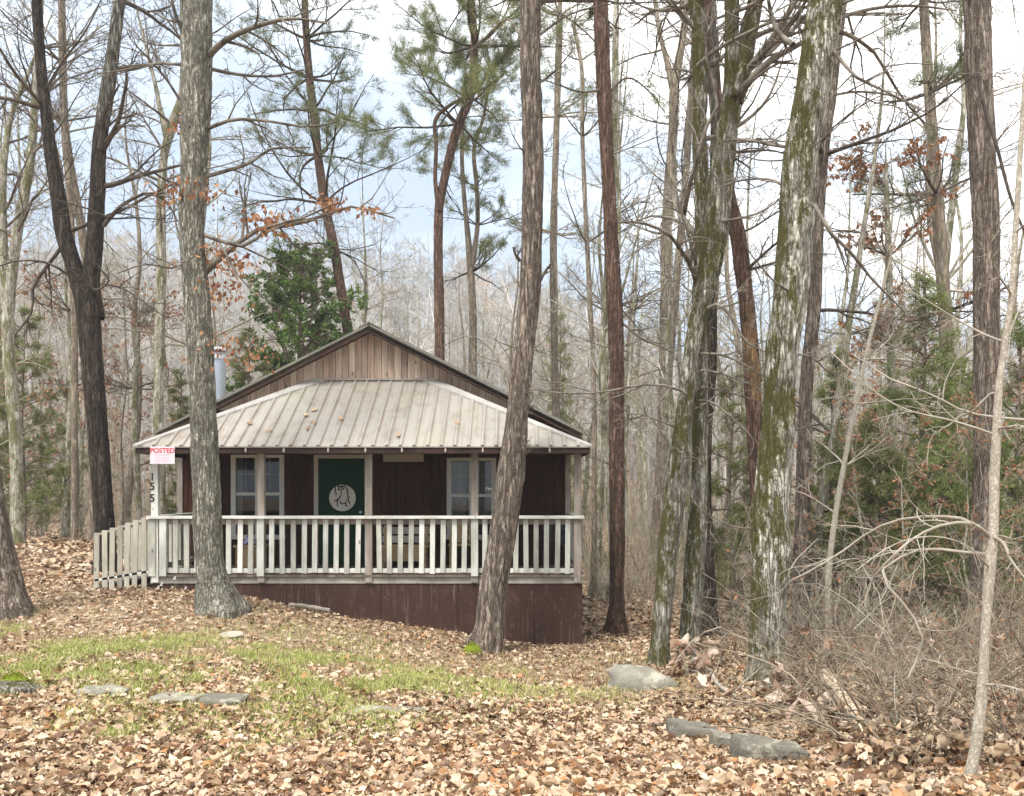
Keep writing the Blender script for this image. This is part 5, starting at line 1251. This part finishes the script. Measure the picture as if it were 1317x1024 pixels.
t = NT('haze_paled_wood'); M['hill'] = t.fin(t.ramp(t.attr(), [(0, (.30, .285, .255)), (.5, (.42, .405, .38)), (.88, (.54, .525, .50)), (.95, (.50, .39, .29)), (1, (.46, .32, .21))]), .95, None, spec=.1)  # tree tones paled and cooled, carrying part of the distance haze in the colour
o = mb.build('hillside_forest', M['hill'], None); tag(o, 'grey bare forest covering the hillside behind the cabin', 'forest', None, 'stuff')
# ---------------------------------------------------------------- stones, logs, small things on the ground
def rock(name, label, x0, x1, yt, yb, seed, mat, flat=.5, depth=.6, tilt=0.0, cat='stone', hs=1.0):
    """stone seen between columns x0..x1 and rows yt..yb, resting on the soil"""
    x, d, z = hit((x0 + x1) / 2, yb - (yb - yt) * .15)
    w = (x1 - x0) / F * d / 2; h = (yb - yt) / F * d * hs * (1.15 if cat == 'stone' else .95)
    n1, n2 = 28, 18
    u, v = np.meshgrid(np.arange(n1) * 2 * math.pi / n1, np.linspace(-1.25, math.pi / 2, n2))
    cx_, cy_, cz_ = np.cos(u) * np.cos(v), np.sin(u) * np.cos(v), np.sin(v)
    sq = lambda a, e: np.sign(a) * np.abs(a) ** e
    cx_, cy_, cz_ = sq(cx_, flat * .8), sq(cy_, flat * .8), sq(cz_, flat * .7)
    r = 1 + .16 * vnoise(cx_ * 1.7, cy_ * 1.7, cz_ * 1.7, seed) + .10 * vnoise(cx_ * 3.4, cy_ * 4, cz_ * 4, seed + 1) + .03 * vnoise(cx_ * 10, cy_ * 10, cz_ * 10, seed + 2)
    xx, yy_, zz_ = cx_ * r * w, cy_ * r * w * depth, cz_ * r * h * .95
    zz_ = zz_ + xx * tilt if cat == 'boulder' else np.minimum(zz_, h * (.72 + .12 * vnoise(xx / w * 2, yy_ / w * 2, 0, seed + 7))) + xx * tilt
    V = np.stack([x + xx.ravel(), d + w * depth * .5 + yy_.ravel(), z + zz_.ravel()], -1)
    i = np.arange(n2 - 1)[:, None] * n1; j = np.arange(n1)[None]; j2 = (j + 1) % n1
    o = mesh_obj(name, V, np.stack([i + j, i + j2, i + n1 + j2, i + n1 + j], -1).reshape(-1, 4), np.zeros((0, 3), int), np.zeros(len(V)), M[mat], None, True)
    tag(o, label, cat); return o
rock('boulder', 'long low grey boulder at the foot of the grey twin trunks', 783, 874, 859, 893, 1, 'stone', 1.0, .7, -.16, 'boulder', hs=.85)
rock('stone_slab', 'flat tilted grey slab between leaves below the boulder', 860, 928, 928, 958, 3, 'stone_dark', .5, .5, -.2, hs=.8)
rock('stone_slab', 'long thin slab end sloping beside the big dark slab', 915, 975, 948, 972, 4, 'stone', .5, .5, -.25)
rock('stone_slab', 'big dark rounded slab in the right foreground leaves', 948, 1040, 955, 996, 5, 'stone_dark', .75, .6, -.14, hs=.95)
rock('stone_slab', 'low grey stone half buried at the left below the grass', 97, 160, 883, 901, 6, 'stone', .6, .7, -.05, hs=.7)
rock('stone_slab', 'dark flat stone ledge with a pale top below the grass strip', 255, 313, 895, 913, 7, 'stone_dark', .5, .7, -.03, hs=.75)
rock('stone_slab', 'thin pale stone ledge left of the dark flat one', 193, 256, 895, 909, 8, 'stone', .5, .6, -.02, hs=.9)
rock('stone_slab', 'flat pale stone flush with the leaves in front of the grass', 442, 545, 909, 926, 9, 'stone', .6, .6, -.03, hs=.38)
rock('stone', 'small grey stone beside the big dark slab', 1012, 1032, 990, 1004, 10, 'stone', .8, .8)
rock('stone', 'small round stone right of the big dark slab', 1060, 1082, 992, 1008, 11, 'stone', .8, .8)
rock('mossy_stump', 'low mossy stump mound at the left edge', -30, 40, 872, 902, 12, 'bark_twin', 1.0, .8, 0, 'stump', hs=.75)
def clump(name, label, px, py, w, h, seed, n=900, cat='moss'):
    x, d, z = hit(px, py); s = w / F * d / 2; hh = h / F * d; r = np.random.default_rng(seed)
    a = r.random(n) * 6.28; q = np.sqrt(r.random(n)); pos = np.stack([x + np.cos(a) * q * s, d + .05 + np.sin(a) * q * s * .7, z + hh * (1 - q ** 2) * (.7 + .3 * r.random(n))], -1)
    v, f, at_ = quads_at(pos, r, .022, .5, None, r.normal(0, .5, (n, 3)) + np.array([0, -.3, .8])); mb = MB(); mb.add(v, f, None, at_)
    u, w_ = np.meshgrid(np.linspace(0, 6.283, 20), np.linspace(0, math.pi / 2, 7)); V = np.stack([x + np.cos(u) * np.cos(w_) * s, d + .05 + np.sin(u) * np.cos(w_) * s * .7, z - .01 + np.sin(w_) * hh * .9], -1).reshape(-1, 3)
    i = (np.arange(6)[:, None] * 20 + np.arange(19)[None]).ravel(); mb.add(V, np.stack([i, i + 1, i + 21, i + 20], -1), None, .3)
    o = mb.build(name, M['mosscol'], None); tag(o, label, cat)
clump('moss_clump', 'bright green moss clump at the foot of the leaning pine', 607, 842, 26, 16, 1)
clump('moss_clump', 'green moss cushion at the left edge on the stump', 14, 886, 46, 20, 2)
clump('moss_clump', 'bright moss tuft by the broken log in the right foreground', 1150, 962, 24, 9, 3, 500)
clump('moss_clump', 'small moss tuft beside the pale split log', 1093, 965, 18, 8, 4, 400)
def log(name, label, pts, d0, w0, w1, mat, seed, cat='branch', twigs=0):
    P = []
    for px, py in pts:
        x, d, z = hit(px, py); P.append((x, d, z))
    P = np.array(P); k = 18; d = P[:, 1].mean()
    q = resample(np.concatenate([P, np.zeros((len(P), 1))], 1), k); R = np.linspace(w0, w1, k) / 2 / F * d * (1 + .12 * vnoise(np.arange(k) * .8, seed, 0))
    q[:, 2] += R * .7 + .045 + np.array(d0 if np.ndim(d0) else np.zeros(k))
    mb = MB(); mb.tube(q[:, :3], R, 10)
    if twigs:
        r = np.random.default_rng(seed); l = grow(q[None, :, :3], R[None], twigs, r, ang=.8, lf=.35, wig=.2, up=.12, K=6, rmin=.002); v, f = tubes(*l, 4); mb.add(v, f)
    o = mb.build(name, M[mat], None, True); tag(o, label, cat)
M['split_wood'] = wood('split_wood', (.40, .29, .19), (.60, .48, .35), (.74, .64, .50), (14, 3, 14))
log('fallen_log', 'pale split log lying by the foot of the mossy trunk', [(1062, 905), (1085, 930), (1110, 962)], np.linspace(.16, .05, 18), 22, 17, 'split_wood', 1, 'log')
log('fallen_branch', 'curved pale branch on the leaves left of the mossy trunk', [(908, 850), (915, 872), (930, 893), (948, 905)], 0, 6, 4, 'bark_sapling', 2, twigs=5)
log('fallen_branch', 'long straight grey branch lying in front of the mossy trunk', [(960, 905), (1000, 925), (1040, 948), (1075, 960)], 0, 6, 4, 'bark_sapling', 3, twigs=5)
log('fallen_branch', 'thin grey stick across the right foreground leaves', [(1090, 985), (1160, 975), (1235, 985), (1300, 1000)], 0, 6, 3, 'twig_pale', 4, twigs=8)
log('fallen_branch', 'slanting dead stick rising in the right foreground brush', [(1170, 935), (1215, 905), (1250, 880), (1285, 870)], 0, 6, 3, 'twig_pale', 5, twigs=8)
log('fallen_branch', 'mossy rotten branch in the right corner leaves', [(1120, 1000), (1180, 960), (1220, 940)], 0, 14, 8, 'bark_twin', 6, twigs=6)
log('loose_board', 'pale loose strip of wood lying along the skirting', [(372, 784), (400, 787), (424, 791)], 0, 6, 6, 'twig_pale', 7, 'board')
# paper plate in the grass
M['plate'] = plain('soiled_plate', (.34, .30, .25), .8)
x, d, z = hit(297, 823); mb = MB(); n = 28
for r0, z0_, r1, z1_ in ((0.001, .0, .10, .0), (.10, .0, .145, .022)):
    a = np.arange(n) * 2 * math.pi / n; A = np.stack([x + np.cos(a) * r0, d + np.sin(a) * r0, z + .05 + z0_ + .12 * np.sin(a) * r0], -1); B_ = np.stack([x + np.cos(a) * r1, d + np.sin(a) * r1, z + .05 + z1_ + .12 * np.sin(a) * r1], -1)
    i = np.arange(n); mb.add(np.vstack([A, B_]), np.stack([i, (i + 1) % n, (i + 1) % n + n, i + n], -1))
o = mb.build('paper_plate', M['plate'], None, True); tag(o, 'round pale disposable plate lying in the grass near the lichened oak', 'plate')
# white flowers by the skirting
for px, py in ((204, 757), (208, 752), (222, 762), (239, 757), (225, 744)):
    x = X(px, 14.08); d = 14.08; gz = g1(x, d); zt = Z(py, d)
    b = empty('wildflower', (x, d, gz), 'tiny white flower on a thin stem at the foot of the brown skirting', 'flower', 'white flowers by the skirting')
    mb = MB(); mb.tube([(x, d, gz - .02), (x + .01, d, (gz + zt) / 2), (x, d, max(zt, gz + .05))], [.004, .003, .003], 6); mb.build('stem', M['grass'], b)
    mb = MB(); zt = max(zt, gz + .05)
    for k in range(6):
        a = k * 1.047; c_, s_ = math.cos(a), math.sin(a)
        mb.add([(x, d, zt), (x + c_ * .02 - s_ * .012, d + s_ * .01 - .01, zt + .01 + s_ * .02), (x + c_ * .038, d - .015, zt + .005 + s_ * .036), (x + c_ * .02 + s_ * .012, d + s_ * .01 - .01, zt + .01 + s_ * .01)], [(0, 1, 2, 3)])
    mb.build('blossom', M['flower'], b)

# ---------------------------------------------------------------- fallen leaves
def leaf_forms(n, r):
    """lobed, curled dry leaves about one unit long: 13 points, 2 rows of faces either side of the midrib"""
    out = []
    for _ in range(n):
        k = 6; t = np.linspace(0, 1, k)
        lob = r.choice([0, 1]); w = (.33 * np.sin(np.pi * t ** .8) + .03) * (1 + (.35 * np.cos(t * 16 + r.random() * 2) if lob else 0))
        c1, c2 = r.uniform(-.2, .9), r.uniform(.2, 1.4); tw = r.normal(0, .5)
        V = []
        for s in (-1, 0, 1):
            x = t - .5; y = s * w * (1 + .15 * r.normal(0, 1, k) * abs(s)); z = c1 * (t - .5) ** 2 * 1.2 + c2 * y ** 2 * 1.6 + tw * (t - .5) * y + .03 * r.normal(0, 1, k) * abs(s)
            V.append(np.stack([x, y, z], -1))
        out.append(np.concatenate(V))
    i = np.arange(5); q = np.concatenate([np.stack([i, i + 1, i + 7, i + 6], -1), np.stack([i + 6, i + 7, i + 13, i + 12], -1)])
    return np.array(out), q
LF, LQ = leaf_forms(24, rng)
LFC = LF * np.array([1, .8, 1]) + 0
LFC[:, :, 2] = LFC[:, :, 2] * 2.6
def scatter(name, label, x, y, size, tilt, lift, mat, r, LF=LF):
    n = len(x); z = ground(x, y)
    e = .15; gxn = -(ground(x + e, y) - z) / e; gyn = -(ground(x, y + e) - z) / e
    up = nrm(np.stack([gxn, gyn, np.ones(n)], -1) + r.normal(0, 1, (n, 3)) * tilt[:, None])
    a = r.random(n) * 6.283; h = np.stack([np.cos(a), np.sin(a), 0 * a], -1)
    u = nrm(h - up * (h * up).sum(-1, keepdims=True)); w = np.cross(up, u)
    L = LF[r.integers(0, len(LF), n)] * (size * (.35 + 1.1 * r.random(n) ** 1.3))[:, None, None]
    flip = np.where(r.random(n) < .5, -1., 1.)[:, None]
    V = L[:, :, 0:1] * u[:, None] + L[:, :, 1:2] * w[:, None] + (L[:, :, 2] * flip)[:, :, None] * up[:, None]
    V = V + np.stack([x, y, z + lift], -1)[:, None]
    q = (np.arange(n) * 18)[:, None, None] + LQ[None]
    c = np.clip(r.beta(1.25, 1.15, n) + .14 * vnoise(x * .7, y * .7, 0, 5), 0, 1)
    o = mesh_obj(name, V.reshape(-1, 3), q.reshape(-1, 4), np.zeros((0, 3), int), np.repeat(c, 18), M[mat], None, True)
    tag(o, label, 'leaves', None, 'stuff'); return o
def pick(n, y0, y1, r, pw, pmin=-60, pmax=1380):
    y = y0 * (y1 / y0) ** (r.random(n) ** pw); px = r.uniform(pmin, pmax, n); return X(px, y), y, px
r = np.random.default_rng(21)
x, y, px = pick(125000, 4.3, 16, r, 1.0)
g = grassmask(x, y); thin = sstep(7.4, 9.2, y) * .72 * (px < 900) * np.exp(-np.maximum(y - 12.5, 0))
keep = (r.random(len(x)) > np.clip(g * .76 + thin, 0, .9)) & ~((x > XL - .05) & (x < XR + .05) & (y > D - .05))
x, y, px = x[keep], y[keep], px[keep]
deep = np.interp(px, [0, 800, 1000, 1317], [0, 0, 1, 1]) * np.exp(-((y - 6.5) / 3.5) ** 2)
scatter('leaf_litter', 'fallen brown and tan oak leaves covering the ground', x, y, .063 + 0 * deep, .42 + .3 * deep + .1 * (y < 7), .012 + r.random(len(x)) * (.035 + .03 * deep), 'litter', r)
x, y, px = pick(34000, 15.5, 46, r, 1.0, -80, 1400)
keep = ~((x > XL - .2) & (x < XR + .1) & (y < DB + .2)); x, y = x[keep], y[keep]
scatter('far_leaf_litter', 'fallen brown leaves on the forest floor between the trees', x, y, .13 + 0 * x, .28 + 0 * x, .02 + r.random(len(x)) * .03, 'litter', r)
# dead branches that still carry big curled leaves
def leafy_branch(label, px, py, hpx, n, seed, size=.15, spread=.8):
    x, d, z = hit(px, py); r = np.random.default_rng(seed); b = empty('leafy_branch', (x, d, z), label, 'branch'); H = hpx / F * d
    k = 5; p = np.tile([x, d, z - .04], (k, 1)) + r.normal(0, .04, (k, 3)) * [1, 1, 0]
    dr = nrm(np.stack([r.normal(0, spread, k), r.normal(0, spread * .6, k), np.ones(k)], -1)); a = shoot(p, dr, H * r.uniform(.8, 1.5, k), np.full(k, .007), 8, .2, -.03, r)
    l1 = grow(*a, 4, r, ang=.8, lf=.5, wig=.25, up=.0, K=5, rmin=.003); mb = MB()
    v, q = tubes(*a, 6); mb.add(v, q); v, q = tubes(*l1, 4); mb.add(v, q); mb.build('stem', M['twig_pale'], b, True)
    pos, tan, _ = sample_on(*l1, n, r, .3); u = nrm(tan * .4 + r.normal(0, .7, (n, 3)) + np.array([0, 0, -.5])); w = nrm(np.cross(u, r.normal(0, 1, (n, 3)))); up = np.cross(u, w)
    L = LFC[r.integers(0, len(LFC), n)] * (size * r.uniform(.6, 1.2, n))[:, None, None]; L[:, :, 1] *= .8
    V = pos[:, None] + (L[:, :, 0:1] + size * .4) * u[:, None] + L[:, :, 1:2] * w[:, None] + L[:, :, 2:3] * up[:, None]
    mesh_obj('dead_leaves', V.reshape(-1, 3), ((np.arange(n) * 18)[:, None, None] + LQ[None]).reshape(-1, 4), np.zeros((0, 3), int), np.repeat(r.random(n), 18), M['big_leaf'], b, True)
leafy_branch('dead branch with big pale curled leaves just left of the mossy trunk foot', 915, 872, 66, 40, 1, .21)
leafy_branch('dead branch with curled leaves hugging the right side of the mossy trunk foot', 1032, 905, 66, 40, 2, .20)
leafy_branch('dead leafy branch standing between the big dark slab and the sapling', 1105, 945, 60, 40, 3, .18)
leafy_branch('tall dead branch full of brown curled leaves left of the pale sapling', 1212, 900, 95, 60, 4, .12)
leafy_branch('low dead branch with curled leaves in the bottom right corner beyond the sapling', 1290, 985, 75, 40, 5, .12)
leafy_branch('small dead branch with curled leaves left of the flat tilted slab', 845, 948, 40, 16, 6, .11)
leafy_branch('dead branch with drooping leaves at the bottom between the slabs and the sapling', 1165, 1000, 60, 34, 7, .12)
# leaves on the porch roof and caught in the brush
x, y, px = pick(17000, 5.0, 17, r, 1.0, 900, 1400)
keep = px > np.interp(y, [5, 6.5, 9, 12], [1090, 1040, 950, 890]); x, y, px = x[keep], y[keep], px[keep]
scatter('thicket_leaves', 'curled dead leaves caught in the brush of the right thicket', x, y, .078 + 0 * x, 1.0 + 0 * x, .02 + r.random(len(x)) ** 2 * (.10 + .10 * (px > 1080)), 'litter', r, LFC)
# leaves lying on the porch roof
mb = MB()
for px_, fy in ((396, .42), (404, .5), (410, .30), (443, .35), (407, .22), (520, .12), (590, .3), (330, .3), (360, .18)):
    xx = X(px_, 14.9); yy = ey + (ty - ey) * fy; zz = ez + (tz - ez) * fy + .03
    v = LF[rng.integers(0, 24)] * .12; a = rng.random() * 6.28
    w = np.stack([v[:, 0] * math.cos(a) - v[:, 1] * math.sin(a), v[:, 0] * math.sin(a) + v[:, 1] * math.cos(a), v[:, 2]], -1); w[:, 2] += w[:, 1] * .6
    mb.add(w + (xx, yy, zz), LQ, None, rng.random())
o = mb.build('roof_leaves', M['litter'], None, True); tag(o, 'few dead leaves lying on the tin porch roof', 'leaves', None, 'stuff')
# grass blades
def grass(name, label, x, y, h, r):
    n = len(x); z = ground(x, y); a = r.random(n) * 6.283; b = a + r.normal(0, .6, n) + 1.57
    w = .0035 + .002 * r.random(n); side = np.stack([np.cos(a) * w, np.sin(a) * w, 0 * a], -1); lean = np.stack([np.cos(b), np.sin(b), 0 * b], -1) * (h * r.uniform(.15, .9, n))[:, None]
    p = np.stack([x, y, z - .01], -1); m = p + lean * .35 + np.array([0, 0, 1]) * (h * .62)[:, None]; t_ = p + lean + np.array([0, 0, 1]) * (h * .95)[:, None]
    V = np.stack([p - side, p + side, m - side * .8, m + side * .8, t_], 1).reshape(-1, 3); i = np.arange(n) * 5
    o = mesh_obj(name, V, np.stack([i, i + 1, i + 3, i + 2], -1), np.stack([i + 2, i + 3, i + 4], -1), np.repeat(np.clip(r.beta(2, 2, n), 0, 1), 5), M['grass'], None, False); tag(o, label, 'grass', None, 'stuff')
x, y, px = pick(420000, 5, 13.5, r, 1.0, -60, 960)
g = grassmask(x, y); k = r.random(len(x)) < g ** 1.05 * .45; x, y = x[k], y[k]
grass('grass', 'thin bright green grass growing through the leaves across the front', x, y, .045 + .06 * r.random(len(x)), r)
M['straw'] = leafmat('dry_grass', [(0, (.25, .18, .10)), (.5, (.46, .37, .23)), (1, (.62, .53, .37))], .7, .2)
x, y, px = pick(130000, 5.5, 14, r, 1.0, -60, 1100); k = (r.random(len(x)) < .5 * sstep(6, 8.5, y) + .06) & ~((x > XL) & (x < XR) & (y > D - .05)); x, y = x[k], y[k]
_g = M['grass']; M['grass'] = M['straw']; grass('dry_grass', 'dry straw-coloured grass lying between the leaves', x, y, .03 + .05 * r.random(len(x)), r); M['grass'] = _g
# undergrowth tangle on the right
n = 1050; y = 5.0 * (17 / 5.0) ** r.random(n); px = r.uniform(905, 1420, n)
k = px > np.interp(y, [5, 6.5, 9, 12, 14], [1150, 1090, 1025, 930, 905]); x, y = X(px[k], y[k]), y[k]; n = len(x)
p = np.stack([x, y, ground(x, y) - .03], -1); dr = nrm(np.stack([r.normal(0, .75, n), r.normal(0, .75, n), r.uniform(.25, 1.2, n)], -1))
a = shoot(p, dr, r.uniform(.5, 2.0, n), r.uniform(.002, .011, n) * (.6 + .5 * r.random(n)), 9, .14, -.10, r)
l1 = grow(*a, 4, r, ang=.8, lf=.45, wig=.25, up=-.02, K=6, rmin=.0022); l2 = grow(*l1, 3, r, ang=.8, lf=.5, wig=.25, up=0, K=4, rmin=.0018)
mb = MB()
for (P_, R_), s in ((a, 4), (l1, 3), (l2, 3)): v, q = tubes(P_, R_, s); mb.add(v, q)
o = mb.build('undergrowth', M['brush'], None, True); tag(o, 'tangle of bare briars and dry stems in the right thicket', 'undergrowth', None, 'stuff')
# dry stems on the forest floor
n = 2600; y = r.uniform(19, 46, n); px = r.uniform(-100, 1420, n); x = X(px, y); k = ~((x > -7.5) & (x < 2.4) & (y < 26)) & ~((px < 230) & (y < 27)); x, y = x[k], y[k]; n = len(x)
p = np.stack([x, y, ground(x, y) - .03], -1); dr = nrm(np.stack([r.normal(0, .35, n), r.normal(0, .35, n), np.ones(n)], -1))
a = shoot(p, dr, r.uniform(.8, 3.6, n), r.uniform(.006, .014, n), 6, .10, 0, r); l1 = grow(*a, 5, r, ang=.7, lf=.45, wig=.2, up=.03, K=4, rmin=.005)
mb = MB()
for (P_, R_), s in ((a, 3), (l1, 3)): v, q = tubes(P_, R_, s); mb.add(v, q)
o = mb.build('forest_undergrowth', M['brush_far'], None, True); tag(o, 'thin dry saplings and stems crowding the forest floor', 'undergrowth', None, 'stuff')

# ---------------------------------------------------------------- air, sky, light, camera
HAZE = 0.0010
if HAZE:
    mb = MB(); mb.box(-175, 175, -12, 185, -16, 64); o = mb.build('haze', None, None); tag(o, 'thin pale haze filling the woods', 'haze', None, 'stuff')
    m = bpy.data.materials.new('pale_haze'); m.use_nodes = True; m.node_tree.nodes.clear()
    ou = m.node_tree.nodes.new('ShaderNodeOutputMaterial'); pv = m.node_tree.nodes.new('ShaderNodeVolumePrincipled')
    pv.inputs['Color'].default_value = (.96, .98, 1, 1); pv.inputs['Density'].default_value = HAZE; pv.inputs['Anisotropy'].default_value = .1
    m.node_tree.links.new(pv.outputs[0], ou.inputs['Volume']); o.data.materials.append(m)
SUN_EL, SUN_AZ = math.radians(58), math.radians(215)    # behind the camera, to its left
w = bpy.data.worlds.new('World'); bpy.context.scene.world = w; w.use_nodes = True
nt = w.node_tree; nt.nodes.clear()
out = nt.nodes.new('ShaderNodeOutputWorld'); bg = nt.nodes.new('ShaderNodeBackground'); nt.links.new(bg.outputs[0], out.inputs[0]); bg.inputs[1].default_value = .065
sky = nt.nodes.new('ShaderNodeTexSky'); sky.sky_type = 'NISHITA'; sky.sun_disc = False; sky.sun_elevation = SUN_EL; sky.sun_rotation = SUN_AZ
tc = nt.nodes.new('ShaderNodeTexCoord'); mp = nt.nodes.new('ShaderNodeMapping'); mp.inputs['Scale'].default_value = (1.0, 1.0, 3.2); mp.inputs['Location'].default_value = (.3, .4, .1)
nt.links.new(tc.outputs['Generated'], mp.inputs[0])
nz = nt.nodes.new('ShaderNodeTexNoise'); nz.inputs['Scale'].default_value = 2.2; nz.inputs['Detail'].default_value = 7; nz.inputs['Roughness'].default_value = .55; nt.links.new(mp.outputs[0], nz.inputs['Vector'])
sp = nt.nodes.new('ShaderNodeSeparateXYZ'); nt.links.new(tc.outputs['Generated'], sp.inputs[0])
# overcast: a bright high layer, thinner blue-grey breaks low over the hill ahead
el = nt.nodes.new('ShaderNodeMapRange'); el.inputs[1].default_value = .12; el.inputs[2].default_value = .52; el.inputs[3].default_value = -.17; el.inputs[4].default_value = .12; nt.links.new(sp.outputs[2], el.inputs[0])
ex_ = nt.nodes.new('ShaderNodeMath'); ex_.operation = 'MULTIPLY_ADD'; ex_.inputs[1].default_value = .20; nt.links.new(sp.outputs[0], ex_.inputs[0]); nt.links.new(el.outputs[0], ex_.inputs[2])
ad = nt.nodes.new('ShaderNodeMath'); ad.operation = 'ADD'; nt.links.new(nz.outputs['Fac'], ad.inputs[0]); nt.links.new(ex_.outputs[0], ad.inputs[1])
rp = nt.nodes.new('ShaderNodeValToRGB'); e = rp.color_ramp.elements; e.new(.5)
for k_, (p_, c_) in enumerate([(.34, (.33, .395, .475)), (.47, (.52, .59, .68)), (.60, (1, .98, .945))]): e[k_].position = p_; e[k_].color = (*c_, 1)
nt.links.new(ad.outputs[0], rp.inputs[0])
vs = nt.nodes.new('ShaderNodeVectorMath'); vs.operation = 'SCALE'; vs.inputs['Scale'].default_value = 6.4; nt.links.new(rp.outputs[0], vs.inputs[0])
mxx = nt.nodes.new('ShaderNodeMix'); mxx.data_type = 'RGBA'; mxx.inputs[0].default_value = .9; nt.links.new(sky.outputs[0], mxx.inputs[6]); nt.links.new(vs.outputs[0], mxx.inputs[7])
nt.links.new(mxx.outputs[2], bg.inputs[0])
sl = bpy.data.lights.new('sun', 'SUN'); sl.energy = 1.15; sl.angle = math.radians(22); sl.color = (1, .965, .91)
so = bpy.data.objects.new('sun', sl); C.objects.link(so)
sd = Vector((math.sin(SUN_AZ) * math.cos(SUN_EL), math.cos(SUN_AZ) * math.cos(SUN_EL), math.sin(SUN_EL)))
so.rotation_euler = sd.to_track_quat('Z', 'Y').to_euler(); so.location = sd * 60
cam = bpy.data.cameras.new('camera'); co = bpy.data.objects.new('camera', cam); C.objects.link(co)
co.location = (0, 0, CZ); co.rotation_euler = (math.pi / 2, 0, 0)
cam.sensor_width = 36; cam.sensor_fit = 'HORIZONTAL'; cam.lens = F / 1317 * 36; cam.shift_y = (HZ - 512) / 1317; cam.clip_start = .1; cam.clip_end = 2000
sc = bpy.context.scene; sc.camera = co
sc.view_settings.view_transform = 'Standard'; sc.view_settings.look = 'None'; sc.view_settings.gamma = 1; sc.view_settings.exposure = 2.36
cy = sc.cycles; cy.max_bounces = 5; cy.diffuse_bounces = 3; cy.glossy_bounces = 2; cy.transmission_bounces = 3; cy.transparent_max_bounces = 8; cy.volume_bounces = 0
